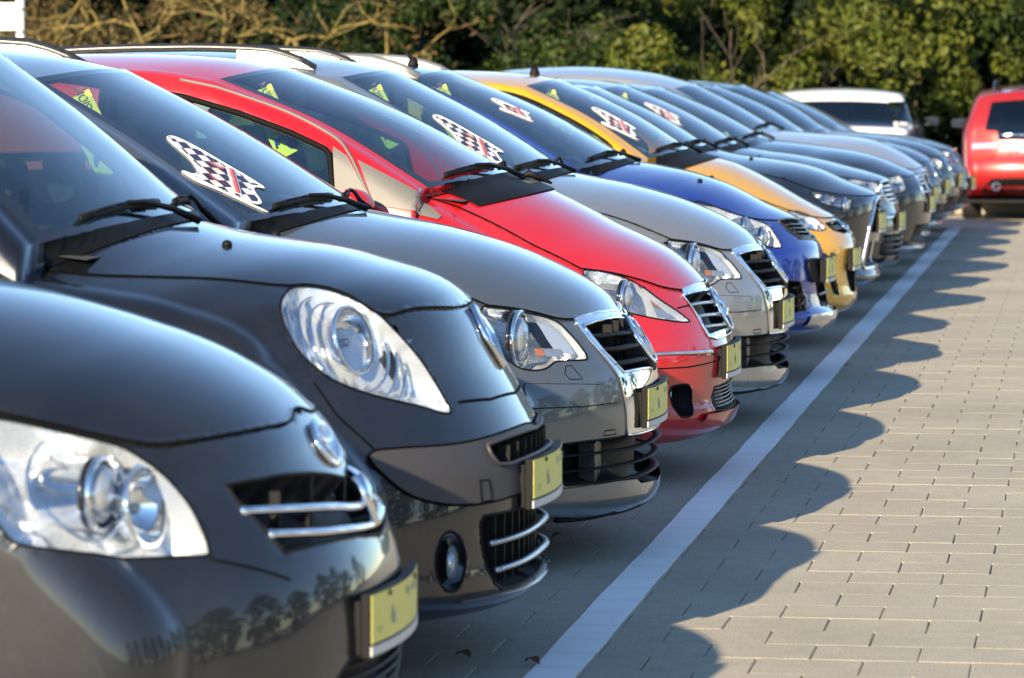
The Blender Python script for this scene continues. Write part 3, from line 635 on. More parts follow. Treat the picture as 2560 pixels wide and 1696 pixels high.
def plate(c, p, tilt=0., stand=.012, block=None):
    """dealer plate in a black holder, centred on the nose"""
    z = p[2]; q = c.bvh.ray_cast(Vector((.5, 0, z)), Vector((-1, 0, 0)), 1)[0]; x = (q.x if q else p[0]) + stand + .012; k = .33
    h = bent('number_plate', x, z, .016, .545, .128, c.root, M['black'], k); bent('holder', x - .017, z - .004, .012, .55, .108, h, M['black'], k)
    bent('plate_face', x + .0022, z + .012, .002, .518, .098, h, M['plate_yellow'], k, -.004); bent('plate_strip', x + .0035, z - .052, .004, .535, .019, h, M['plate_white'], k)
    u, v = (0, 1, 0), (0, 0, 1)
    for txt, sz, yy, zz, bo in (('frey', .032, .02, .038, .0005), ('occasion', .032, .13, .038, .0005), ('fs', .052, -.12, .004, .001), ('CH', .02, -.215, -.012, 0)): lettering(txt, sz, (x + .0026 - k * yy * yy, yy, z + zz), (-2 * k * yy, 1, 0), v, h, M['ink_grey'], bo)
    for yy in (-.15, .12): lathe('screw', [(.006, 0), (.006, .004), (.003, .0045)], (x + .002 - k * yy * yy, yy, z + .054), (1, 0, 0), h, M['black'], 8)
    return h
def emblem(c, kind, z, size, y=0., off=.004, lean=None):
    q = c.bvh.ray_cast(Vector((.5, y, z)), Vector((-1, 0, 0)), 1.5)[0]; n = c.out_n(q)[1]; u = Vector((0, 1, 0)); v = n.cross(u).normalized(); v = v if v.z > 0 else -v; o = q + n * off
    bm = bmesh.new(); s_ = size; seg = lambda a, b, r: add_tube(bm, [o + u * a[0] * s_ + v * a[1] * s_ + n * .004, o + u * b[0] * s_ + v * b[1] * s_ + n * .004], r, 6)
    if kind == 'ovals':
        ring_bm(bm, o, u, v, s_, s_ * .68, .0085); ring_bm(bm, o + n * .004, u, v, s_ * .30, s_ * .62, .007); ring_bm(bm, o + v * s_ * .32 + n * .004, u, v, s_ * .66, s_ * .30, .007)
    elif kind == 'diamond':
        add_tube(bm, [o + v * s_, o + u * s_ * .62, o - v * s_, o - u * s_ * .62], .013, 4, True)
    elif kind == 'letters':
        ring_bm(bm, o, u, v, s_, s_, .007)
        for a, b in (((-.36, .82), (0, .10)), ((0, .10), (.36, .82)), ((-.75, .45), (-.36, -.72)), ((-.36, -.72), (0, .0)), ((0, .0), (.36, -.72)), ((.36, -.72), (.75, .45))): seg(a, b, .0075)
    elif kind == 'star':
        ring_bm(bm, o, u, v, s_, s_, .006)
        for k in range(3):
            a = math.pi / 2 + k * 2 * math.pi / 3; d = u * math.cos(a) + v * math.sin(a); e = u * -math.sin(a) + v * math.cos(a); t = bm.verts.new(o + d * s_ + n * .004); b1 = bm.verts.new(o + e * s_ * .12 + n * .004); b2 = bm.verts.new(o - e * s_ * .12 + n * .004); m_ = bm.verts.new(o + d * s_ * .2 + n * .022)
            bm.faces.new((t, b1, m_)); bm.faces.new((t, m_, b2)); bm.faces.new((b1, b2, m_))
    elif kind == 'rings':
        for k in range(4): ring_bm(bm, o + u * (k - 1.5) * s_ * .62, u, v, s_ * .4, s_ * .4, .005, 20, 6)
    bmesh.ops.recalc_face_normals(bm, faces=bm.faces[:]); return from_bm('emblem', bm, c.root, M['chrome'])
def wheels(c):
    for x in (c.D.get('axle', -.90), -c.L + .82):
        for sy in (-1, 1):
            w = c.D['W0']; P = [Vector((x + .345 * math.cos(a), sy * w, .315 + .345 * math.sin(a))) for a in np.linspace(0, 2 * math.pi, 40, endpoint=False)]
            c.cut([p for p in P], n=(0, sy, 0), sub=1)
            o = Vector((x, sy * (w - .21), .315)); wl = lathe('wheel', [(.20, -.09), (.30, -.10), (.312, -.07), (.315, 0), (.312, .07), (.30, .10), (.205, .095)], o + Vector((0, sy * .10, 0)), (0, sy, 0), c.root, M['tyre'], 36, False)
            bm = bmesh.new(); oo = o + Vector((0, sy * .10, 0)); lathe_bm(bm, [(.207, -.09), (.207, .07), (.195, .085), (.19, .05)], oo, (0, sy, 0), 30, False)
            for k in range(6):
                a = k * math.pi / 3; d = Vector((math.cos(a), 0, math.sin(a))); add_tube(bm, [oo + Vector((0, sy * .065, 0)), oo + d * .1 + Vector((0, sy * .07, 0)), oo + d * .196 + Vector((0, sy * .06, 0))], [.035, .026, .03], 6)
            from_bm('rim', bm, wl, M['wheel'])
    box('underbody_light_block', (-c.L / 2, 0, .36), (c.L - .75, 1.0, .30), c.root, M['black'], .02); box('floor_pan_light_block', (-c.L / 2 - .05, 0, .205), (c.L - .46, 1.60, .03), c.root, M['black']); zh = c.D['hood_pts'][0][1]; box('engine_bay_light_block', (-.62, 0, (.22 + zh - .12) / 2), (.62, .98, zh - .12 - .22), c.root, M['black'], .03)  # black boxes added to block light leaking through the open shell
def side_windows(c, lo=None, x_end=None, near=True):
    """two openings a side under the roof edge, with glass and seals"""
    D = c.D; zb = D['zb'] + .04; R_ = c.rows; xe = R_[:, 0] - R_[:, 2]; ze = R_[:, 1] - R_[:, 3]; ok = (c.sect == 1) | (c.sect == 2); pts = [(x, z) for x, z, k in zip(xe, ze, ok) if k]
    xb = -c.L + .55 if x_end is None else x_end; xm = pts[0][0] - 1.25
    def top(x): 
        xs = [p[0] for p in pts][::-1]; zs = [p[1] for p in pts][::-1]; return float(np.interp(x, xs, zs)) - .045
    x0 = pts[0][0] - .16
    while top(x0) < zb + .05: x0 -= .03
    for (a, b) in ((x0, xm), (xm - .09, xb)):
        up = [(x, top(x)) for x in np.linspace(a, b, 10)]; poly = up + [(b, zb), (a - .0, zb)]
        for sy in (-1, 1):
            P = [Vector((x, sy * float(c.W(x, z)), z)) for x, z in poly]; P = smooth_poly(P, 2); c.cut(P, n=(0, sy, 0), sub=1)
            w = c.sheet('side_window', P, M['side_glass'], off=-.004, step=.06, n=(0, sy, 0)); c.line('window_seal', P, .008, M['rubber'], parent=w, closed=True, step=.03)
def interior(c, seat=M['interior']):
    r0 = c.rows[c.ws[0]]; xb, zb = r0[0], r0[1] - .05; rh = c.rows[c.ws[1]]
    bm = bmesh.new(); prof = [(xb + .02, zb - .02), (xb - .28, zb + .015), (xb - .46, zb + .01), (xb - .56, zb - .10), (xb - .60, zb - .45)]
    G = [[bm.verts.new((x - .16 * abs(y) ** 2, y, z - .04 * y * y)) for y in np.linspace(-.7, .7, 13)] for x, z in prof]
    for A, B in zip(G, G[1:]):
        for k in range(12): bm.faces.new((A[k], A[k + 1], B[k + 1], B[k]))
    bmesh.ops.recalc_face_normals(bm, faces=bm.faces[:]); from_bm('dashboard', bm, c.root, M['interior'])
    for xx, ys in ((rh[0] - .05, (-.36, .36)), (rh[0] - .95, (-.38, 0, .38))):
        for y in ys:
            st = bmesh.new(); zt = .98 + (zb - 1.0) * .5
            rot = Matrix.Rotation(R(-16), 3, 'Y'); box_bm(st, (xx - .10, y, zt - .28), (.14, .46 if len(ys) == 2 else .36, .62), .05, rot)
            so = from_bm('seat', st, c.root, seat); box('headrest', (xx - .20, y, zt + .17), (.10, .26, .17), so, seat, .04, rot)
    ring = bmesh.new(); d = Vector((.42, 0, .9)).normalized(); o = Vector((xb - .60, .36, zb - .06)); ring_bm(ring, o, Vector((0, 1, 0)), d, .185, .185, .016, 28, 8)
    for a in (0, 2.4, -2.4): add_tube(ring, [o, o + Vector((0, 1, 0)) * math.sin(a) * -.18 + d * -math.cos(a) * .18], .018, 6)
    from_bm('steering_wheel', ring, c.root, M['interior'])
    i0, i1 = c.ws[1], int(np.where(c.sect == 2)[0][-1]); hl = rows_sheet(c, i0, i1, .98, -.03); from_bm('headliner', hl, c.root, M['lining'])
    box('floor', (-c.L / 2 - .3, 0, .54), (c.L - 1.9, 1.25, .03), c.root, M['interior'])
    p = glass_pt(c, .87, 0, -.05); box('rear_view_mirror', p + Vector((-.05, 0, -.03)), (.03, .24, .075), c.root, M['black'], .01)
    return glass_pt(c, .84, -.50) + Vector((-.055, 0, -.005))
def wipers(c, two=True):
    for y0, y1, f in ((-.58, -.08, .045), (.08, .58, .04)):
        a = [glass_pt(c, f + .012 * math.sin(k / 8 * math.pi), y0 + (y1 - y0) * k / 8, .009) for k in range(9)]
        w = tube('wiper', a, .007, c.root, M['black'], 6, False, 1.6)
        m_ = a[4] + c.out_n(a[4])[1] * .013; e = glass_pt(c, -.0, y0 + (y1 - y0) * .98, .012); pv = e + Vector((.07, .05, .0)); pv.z = c.snap(pv)[0].z + .012
        tube('wiper_arm', [m_, m_.lerp(e, .4) + Vector((.005, 0, .010)), e + Vector((.01, 0, .008)), pv], [.006, .007, .009, .012], w, M['black'], 6)
        bm = bmesh.new()
        for k in (1, 3, 5, 7): add_tube(bm, [a[k] + Vector((0, 0, .002)), a[k] + c.out_n(a[k])[1] * .012, m_], .004, 5)
        from_bm('wiper_bridge', bm, w, M['black'])
def mirrors(c, m, x=None, glass_m=None):
    zb = c.D['zb']; x = x or c.rows[c.ws[0], 0] - .42
    for sy in (-1, 1):
        w = float(c.W(x, zb + .06)); bm = bmesh.new(); bmesh.ops.create_uvsphere(bm, u_segments=20, v_segments=12, radius=1)
        for v in bm.verts:
            k = v.co.copy(); v.co = Vector((x + max(k.x, -.15) * .085, sy * (w + .125 + k.y * .10), zb + .055 + k.z * .06 * (1 - .25 * k.y * sy)))
        mm = from_bm('door_mirror', bm, c.root, m); tube('mirror_foot', [(x - .0, sy * (w - .01), zb + .03), (x, sy * (w + .07), zb + .06)], [.035, .028], mm, M['black'], 8)
        box('mirror_glass', (x - .016, sy * (w + .125), zb + .055), (.004, .16, .095), mm, glass_m or M['chrome'], .002)
def rails(c, x0, x1, y=.54, style='bar'):
    R_ = c.rows; k = (c.sect == 2) | (c.sect == 1); xs = R_[k, 0][::-1]; zs = R_[k, 1][::-1]
    for sy in (-1, 1):
        def top(x): 
            q = c.bvh.ray_cast(Vector((x, sy * y, 2.5)), Vector((0, 0, -1)), 2)[0]; return q.z if q else float(np.interp(x, xs, zs))
        X = np.linspace(x0, x1, 26); L = abs(x1 - x0); P = []
        for x in X:
            f = (x0 - x) / L; h = .058 * min(1, f / .11) ** .7 * min(1, (1 - f) / .08) ** .7; P.append(Vector((x, sy * y, top(x) + .006 + h)))
        if style == 'bar':
            rl = tube('roof_rail', P, .0155, c.root, M['satin_black'], 8, False, 1.25)
            for (a, b) in ((0, 5), (20, 25)):
                bm = bmesh.new(); A = [P[i] - Vector((0, 0, .006)) for i in range(a, b + 1)]; lo = [Vector((p.x, p.y, top(p.x) + .001)) for p in A]
                for sgn in (-1, 1):
                    va = [bm.verts.new(p + Vector((0, sgn * .013, 0))) for p in A]; vb = [bm.verts.new(p + Vector((0, sgn * .017, 0))) for p in lo]
                    for i in range(len(va) - 1): bm.faces.new((va[i], va[i + 1], vb[i + 1], vb[i]))
                from_bm('rail_foot', bm, rl, M['satin'])
        else:
            rl = tube('roof_rail', P, .021, c.root, M['trim_silver'], 8, False, 1.3)
            for (a, b) in ((0, 9), (17, 25)):
                bm = bmesh.new(); A = [P[i] - Vector((0, 0, .004)) for i in range(a, b + 1)]; lo = [Vector((p.x, p.y, top(p.x) + .001)) for p in A]
                for sgn in (-1, 1):
                    va = [bm.verts.new(p + Vector((0, sgn * .019, 0))) for p in A]; vb = [bm.verts.new(p + Vector((0, sgn * .025, 0))) for p in lo]
                    for i in range(len(va) - 1): bm.faces.new((va[i], va[i + 1], vb[i + 1], vb[i]))
                from_bm('rail_foot', bm, rl, M['trim_silver'])
M['satin_black'] = plain('satin_black', (.03, .03, .033), .3, .2, .15, 60)
M['trim_silver'] = plain('trim_silver', (.34, .33, .31), .4, .6, .06, 60)
def antenna(c, x, y=0.):
    q = c.bvh.ray_cast(Vector((x, y, 2.5)), Vector((0, 0, -1)), 2)[0]
    a = lathe('antenna', [(.030, -.004), (.030, .01), (.022, .035), (.012, .048)], q, (0, 0, 1), c.root, M['black'], 12); tube('mast', [q + Vector((0, 0, .03)), q + Vector((-.05, 0, .085))], [.011, .006], a, M['black'], 6)
def jets(c, x=-.62, ys=(-.3, .3)):
    for y in ys:
        q = c.bvh.ray_cast(Vector((x, y, 2.5)), Vector((0, 0, -1)), 2)[0]; lathe('washer_jet', [(.014, -.003), (.013, .008), (.006, .014)], q, (0, 0, 1), c.root, M['black'], 8)
def hood_piece(c, seam_half, pm, x_back=None, smooth=1):
    """bonnet cut out of the skin along its seam; seam_half runs from the wing to the centre front"""
    f = sym([c.snap(p)[0] for p in seam_half]); P0 = f[0]; i = c.ws[0] - 2; r = c.rows[i]
    ye = abs(P0.y); yb = float(c.W(r[0] - r[2], r[1] - r[3]) - r[4]) * .96
    def pt(y):
        t = abs(y) / yb * .96; return Vector((r[0] - r[2] * t ** c.D['pa'], y, r[1] - r[3] * t ** c.D['pb']))
    back = [pt(yb * k) for k in np.linspace(1, -1, 15)]
    sideL = [Vector((P0.x + (back[-1].x - P0.x) * k, P0.y + (back[-1].y - P0.y) * (k ** .8), 1)) for k in np.linspace(0, 1, 14)]      # wing seam from the lamp back to the scuttle
    sideL = [c.bvh.ray_cast(Vector((p.x, p.y, 2.2)), Vector((0, 0, -1)), 3)[0] or p for p in sideL]; sideR = mir(sideL)
    P = catm(f) if len(f) > 2 else f
    P = list(P) + sideR[1:-1] + back + sideL[::-1][1:-1]
    P = c.surf(P); piece = c.cut(P, keep=True, n=(.25, 0, 1))
    h = from_bm('bonnet', piece, c.root, pm); c.line('bonnet_gap', P, .0035, M['gap'], parent=h, closed=True, off=.0009, step=.012); return h
def scuttle(c, n=2, m=None):
    return from_bm('scuttle', rows_sheet(c, c.ws[0] - n, c.ws[0], .95, .004), c.root, m or M['black'])
def mirror_tag(root, p, label, lean=.55, y=0., sc=1., group='dealer tags hanging behind the windscreens'):
    """dealer hang tag on the rear view mirror, turned sideways and leaning on the glass"""
    W_, H_ = .105 * sc, .27 * sc; o = root.matrix_basis @ (Vector(p) + Vector((0, y, 0))); t = thing('mirror_tag', o, 0, label, 'tag', group)
    v = Vector((-math.sin(lean), 0, math.cos(lean))); u = Vector((math.cos(lean), .0, math.sin(lean))); n = Vector((0, -1, 0))
    def card(name, x0, x1, z0, z1, m, off, round_=0, parent=t):
        pts = [(x0, z0), (x1, z0), (x1, z1), (x0, z1)]
        if round_: pts = [(x0 + round_, z0), (x1 - round_, z0), (x1 - round_ * .3, z0 + round_ * .3), (x1, z0 + round_), (x1, z1), (x0, z1), (x0, z0 + round_), (x0 + round_ * .3, z0 + round_ * .3)]
        bm = bmesh.new(); f = bm.faces.new([bm.verts.new(u * a + v * b + n * off) for a, b in pts]); r_ = bmesh.ops.extrude_face_region(bm, geom=[f]); bmesh.ops.translate(bm, verts=[w for w in r_['geom'] if isinstance(w, bmesh.types.BMVert)], vec=n * .0012); bmesh.ops.recalc_face_normals(bm, faces=bm.faces[:]); return from_bm(name, bm, parent, m, False)
    card('card', -W_ / 2, W_ / 2, -H_, 0, M['tag_yellow'], 0, .02); card('white_panel', -W_ / 2 + .004, -W_ / 2 + .044, -H_ * .62, -.006, M['tag_white'], .0015)
    c0 = n * .003; lu = v; lv = -u
    lettering('FREY', .058 * sc, u * W_ * .20 + v * -H_ * .60 + c0, lu, lv, t, M['ink_blue'], .0016, .25); lettering('OCCASION', .043 * sc, u * W_ * .24 + v * -H_ * .23 + c0, lu, lv, t, M['ink_dark'], 0, .1, sx=.72)
    bm = bmesh.new(); ring_bm(bm, u * W_ * .22 + v * -H_ * .87 + c0, u, v, .019, .019, .004, 20, 6); ring_bm(bm, u * W_ * .22 + v * -H_ * .87 + c0, u, v, .009, .009, .005, 16, 6); from_bm('badge', bm, t, M['ink_blue'])
    bm = bmesh.new()
    for k in range(3): add_tube(bm, [u * (-W_ * .36 + k * .011) + v * (-H_ * .84 + k * .01) + c0, u * (-W_ * .30 + k * .012) + v * (-H_ * .72) + c0], .005, 5)
    from_bm('badge', bm, t, M['ink_blue'])
    return t
def flag_sticker(c, T):
    """chequered flag sticker on the windscreen; T traced outline on the glass"""
    P = c.surf(T['flag']); fo = smooth_poly(P, 1); g = c.sheet('flag_sticker', fo, M['sticker_white'], off=.0025, step=.02)
    a = Vector(T['flag'][0]); b = Vector(T['flag'][14]); ax = (b - a); cx, u, v, n = c.frame(P)
    eu = (ax - n * ax.dot(n)).normalized(); ev = n.cross(eu); poly = [Vector(p) for p in P]
    pl = np.array([((p - cx).dot(eu), (p - cx).dot(ev)) for p in densify(poly, .01)])
    S_ = .036; bm = bmesh.new(); lo = pl.min(0); hi = pl.max(0)
    for i in range(int((hi[0] - lo[0]) / S_) + 2):
        for j in range(int((hi[1] - lo[1]) / S_) + 2):
            if (i + j) % 2: continue
            x0 = lo[0] + i * S_; y0 = lo[1] + j * S_; k = 4; pts = [(x0 + S_ * p / k, y0 + S_ * q / k + .006 * math.sin((x0 + S_ * p / k) * 22)) for p in range(k + 1) for q in range(k + 1)]
            X = np.array(pts); ins = inside(pl, X[:, 0], X[:, 1]); d, _, _ = edge_dist(pl, X[:, 0], X[:, 1]); ok = ins & (d > .006); vs_ = {}
            for m_, (p, w) in enumerate(zip(pts, ok)):
                if w: 
                    q = cx + eu * p[0] + ev * p[1]; h = c.bvh.ray_cast(q + n * .3, -n, .6)[0]
                    if h: vs_[m_] = bm.verts.new(h + n * .0042)
            for p in range(k):
                for q in range(k):
                    ids = [p * (k + 1) + q, (p + 1) * (k + 1) + q, (p + 1) * (k + 1) + q + 1, p * (k + 1) + q + 1]
                    if all(z in vs_ for z in ids): bm.faces.new([vs_[z] for z in ids])
    bmesh.ops.recalc_face_normals(bm, faces=bm.faces[:]); from_bm('checks', bm, g, M['sticker_dark'], False)
    c.line('sticker_edge', fo, .0026, M['sticker_white'], parent=g, off=.003, closed=True, step=.012); c.line('flag_pole', T['pole'], .0036, M['sticker_white'], parent=g, off=.003, step=.02)
    # lettering: runs across the glass, from the near side to the far side
    yv = Vector((0, 1, 0)); up = n.cross(yv); up = up if up.z > 0 else -up
    f0, f1 = Vector(T['four'][0]), Vector(T['four'][1]); o = (f0 + f1) / 2 + Vector((0, 0, 0)) 
    lettering('4', .13, c.snap(o)[0] + n * .006, yv, up, g, M['sticker_red'], .006, .25); p0 = (Vector(T['plus'][0]) + Vector(T['plus'][1])) / 2; lettering('PLUS', .062, c.snap(p0)[0] + n * .006, yv, up, g, M['sticker_red'], .003, .25)
    b0, b1 = Vector(T['bar'][0]), Vector(T['bar'][1]); q = b0.lerp(b1, .5); L_ = (b1 - b0).length
    bd = (b0 - b1).normalized(); bu = n.cross(bd)
    box_ = [b0 + bu * .016, b1 + bu * .016, b1 - bu * .016, b0 - bu * .016]; c.sheet('text_band', c.surf(box_), M['sticker_white'], parent=g, off=.0055, step=.02)
    bm = bmesh.new(); random.seed(5)
    for k in range(13):
        w = b1 + (b0 - b1) * ((k + .6) / 14); w = c.snap(w)[0] + n * .008; add_tube(bm, [w - bu * .009, w + bu * (.004 + .005 * random.random())], .0028, 4)
    from_bm('small_print', bm, g, M['sticker_red'])
# ---------------------------------------------------------------- the cars
PAINT = {
 1: paint('graphite_paint', (.013, .0145, .018), .4, .35), 2: paint('anthracite_paint', (.010, .0115, .016), .4, .35), 3: paint('grey_paint', (.13, .148, .16), .6, .25),
 4: paint('red_paint', (.50, .008, .012), .0, .05), 5: paint('silver_paint', (.36, .355, .34), .65, .18), 6: paint('blue_paint', (.006, .026, .26), .25, .25),
 7: paint('yellow_paint', (.72, .37, .012), .15, .15), 8: paint('black_blue_paint', (.004, .005, .009), .1, .2), 9: paint('black_paint', (.004, .004, .006), .1, .2),
 10: paint('deep_black_paint', (.003, .004, .006), .1, .2), 11: paint('light_silver_paint', (.50, .50, .50), .6, .15), 12: paint('night_blue_paint', (.010, .014, .034), .2, .2),
 13: paint('jet_paint', (.008, .009, .012), .1, .2), 14: paint('black_grey_paint', (.016, .017, .020), .2, .2)}
LABEL = {
 1: 'dark grey car nearest the camera, cut off by the left picture edge', 2: 'near black car with a large oval headlight, second from the camera',
 3: 'mid grey people carrier with chrome grille, between the near black and red cars', 4: 'bright red compact car with black scuttle panel, between grey and silver people carriers',
 5: 'silver grey people carrier with chrome grille, parked between the red and the blue car', 6: 'royal blue estate car with grey roof rails, beside the yellow car',
 7: 'yellow hatchback, the only yellow car in the row', 8: 'black saloon with tall chrome framed grille, parked right behind the yellow car',
 9: 'black car with horizontal chrome grille bars, second beyond the yellow car', 10: 'black car with bright square headlight, its nose poking forward, third beyond the yellow car',
 11: 'pale silver car with bright silver windscreen pillar, far down the row among black cars', 12: 'dark blue car just beyond the pale silver car in the row',
 13: 'black car second from the far end of the row', 14: 'black car at the far end of the row, next to the red estate'}
GROUP = 'cars parked nose out in a row'
def start(k, fine=1.0):
    root = thing('parked_car', (POS[k][0], POS[k][1], 0), 0, LABEL[k], 'car', GROUP); return Car(S[k], root, fine), PAINT[k], TR.get(k, {})
def common(c, pm, fine=True, mir_m=None, wip=True, wins=True):
    wheels(c)
    if wins: side_windows(c)
    c.finish(pm); p = interior(c); mirrors(c, mir_m or pm)
    if wip: wipers(c)
    return p
def car1():
    c, pm, T = start(1, 1.15)
    hl = T['headlight']; up = Vector((0, .012, .008)); hood_piece(c, [Vector(hl[1]) + up, Vector(hl[2]) + up, Vector(hl[3]) + up, Vector(hl[4]) + up] + T['hoodseam'][1:], pm)
    headlamp(c, T['headlight'], .085, [((-.50, -.67, .735), .07, .07)], extra=lambda h, sd: (dish(c, h, (-.375, -.625, .70), .075, sd, .35), lamp_arcs(c, h, (-.50, -.67, .735), T['headlight'], (.10, .20), sd)))
    P = full(T['grille_half']); g = opening(c, P, 'grille', .07, M['black'])
    bar(c, 'grille_bar', T['bar_a'], .013, M['chrome'], g, -.004, .75); bar(c, 'grille_bar', T['bar_b'], .013, M['chrome'], g, -.004, .75)
    for y in (-.34, -.17, .17, .34):
        q = c.snap((-.13, y, .64))[0]; box('grille_rib', q + Vector((-.055, 0, 0)), (.02, .014, .12), g, M['black'])
    for sy in (0, 1):
        L = T['seam'] if sy == 0 else mir(T['seam']); c.line('bumper_gap', L, .0032, M['gap'], off=-.0005)
    q = c.snap((-.07, 0, .645))[0]; tube('grille_spine', [Vector((-.085, 0, .70)), q + Vector((.004, 0, .02)), c.snap((-.04, 0, .60))[0] + Vector((.004, 0, 0))], [.018, .014, .010], g, M['chrome'], 10)
    emblem(c, 'ovals', .765, .072)
    P = full([(0, 0, .375), (-.02, -.30, .365), (-.07, -.40, .30), (-.08, -.38, .225), (-.03, 0, .215)]); g = opening(c, P, 'lower_intake', .05)
    for z in (.345, .32, .295, .27, .245): bar(c, 'intake_bar', [(-.05, -.37, z), (-.01, -.2, z), (0, 0, z)], .006, M['black'], g, -.01)
    scuttle(c); common(c, pm); plate(c, (0, 0, .425))
def car2():
    c, pm, T = start(2, 1.15)
    hl = T['headlight']; up = Vector((0, .010, .006)); sm = [Vector(hl[1]) + up, Vector(hl[0]) + up, Vector(hl[19]) + up, Vector(hl[18]) + up, T['hoodseam'][0], T['hoodseam'][1], (-.225, -.15, .925), (-.212, 0, .925)]
    hood_piece(c, sm, pm)
    headlamp(c, T['headlight'], .055, [], style='stepped', extra=lambda h, sd: (dish(c, h, T['projector'][0], .082, sd), lamp_arcs(c, h, T['projector'][0], T['headlight'], (.112, .140, .168, .198), sd)))
    band = smooth_poly(T['band_top'][:6] + [Vector((-.03, 0, .613))], 1, False); lo_ = [Vector(p) for p in T['band_bottom'][:6]] + [Vector((-.004, 0, .452))]
    P = [Vector((-.03, 0, .613))] + [Vector(p) for p in T['band_top'][:6]][::-1] + lo_; P = full(smooth_poly([p for p in P if p.y < -.001 or p is P[0] or p is P[-1]], 2, False))
    U = full(T['upslot_half']); m_ = c.patch(c.surf(densify(P, .03)), .006, .02, None, (1, 0, 0)); c.cut(c.surf(densify(U, .02)), bm=m_, n=(1, 0, 0)); bp = from_bm('bumper_band', m_, c.root, M['bumper_grey']); c.line('band_gap', P, .005, M['gap'], parent=bp, closed=True, off=.002)
    U = full(T['upslot_half']); g = opening(c, U, 'upper_slot', .05, M['black']); 
    for y in np.linspace(-.30, .30, 11):
        q = c.snap((-.05, y, .565))[0]; box('slot_rib', q + Vector((-.012, 0, 0)), (.03, .008, .05), g, M['black'])
    c.line('slot_lip', [p for p in U], .006, M['bumper_grey'], parent=g, closed=True, off=.008)
    Lw = full(T['low_half']); g = opening(c, Lw, 'lower_grille', .07, M['black'], smooth=0)
    for y in np.linspace(-.33, .33, 12):
        q = c.snap((-.03, y, .33))[0]; box('grille_rib', q + Vector((-.045, 0, 0)), (.03, .012, .17), g, M['black'])
    bar(c, 'grille_bar', [(-.08, -.40, .349), (-.034, -.263, .352), (-.007, -.1, .356), (-.006, 0, .357)], .0105, M['satin'], g, -.007, .8); bar(c, 'grille_bar', [(-.069, -.381, .280), (-.028, -.237, .284), (-.009, -.1, .288), (-.008, 0, .289)], .0105, M['satin'], g, -.007, .8)
    for sd in (0, 1):
        F_ = T['fog'] if sd == 0 else mir(T['fog']); f = opening(c, smooth_poly(F_, 1), 'fog_lamp_recess', .05, M['gloss_black'])
        q, n = c.out_n((-.125, -.50 if sd == 0 else .50, .31)); lathe('fog_lamp', [(.05, 0), (.05, .012), (.03, .018), (.001, .02)], q - n * .045, (1, n.y * .3, 0), f, M['bulb_glass'], 20, False)
        H_ = T['hook'] if sd == 0 else mir(T['hook'])
        if sd == 0: c.line('tow_cover_gap', H_, .002, M['gap'], off=.0065, parent=bp, closed=True)
        c.line('bumper_gap', [(-.45, -.755 * (1 if sd == 0 else -1), .79), (-.40, -.735 * (1 if sd == 0 else -1), .70), (-.33, -.69 * (1 if sd == 0 else -1), .612)], .003, M['gap'])
    c.line('nose_slot', [(-.165, -.40, .705), (-.11, -.25, .70), (-.08, 0, .698), (-.11, .25, .70), (-.165, .40, .705)], .0045, M['gap'], off=-.0005)
    emblem(c, 'diamond', .845, .085)
    # lower lip of the bumper, satin edge
    c.line('bumper_lip', [Vector((-.10, -.55, .20)), Vector((-.045, -.36, .205)), Vector((-.012, -.15, .21)), Vector((-.008, 0, .212)), Vector((-.012, .15, .21)), Vector((-.045, .36, .205)), Vector((-.10, .55, .20))], .004, pm, off=.002)
    scuttle(c); p = common(c, pm); plate(c, (0, 0, .487), stand=.016); jets(c, -.78)
    mirror_tag(c.root, p + Vector((.0, .06, -.03)), 'yellow dealer tag behind windscreen of the near black car, at left picture edge', .45)
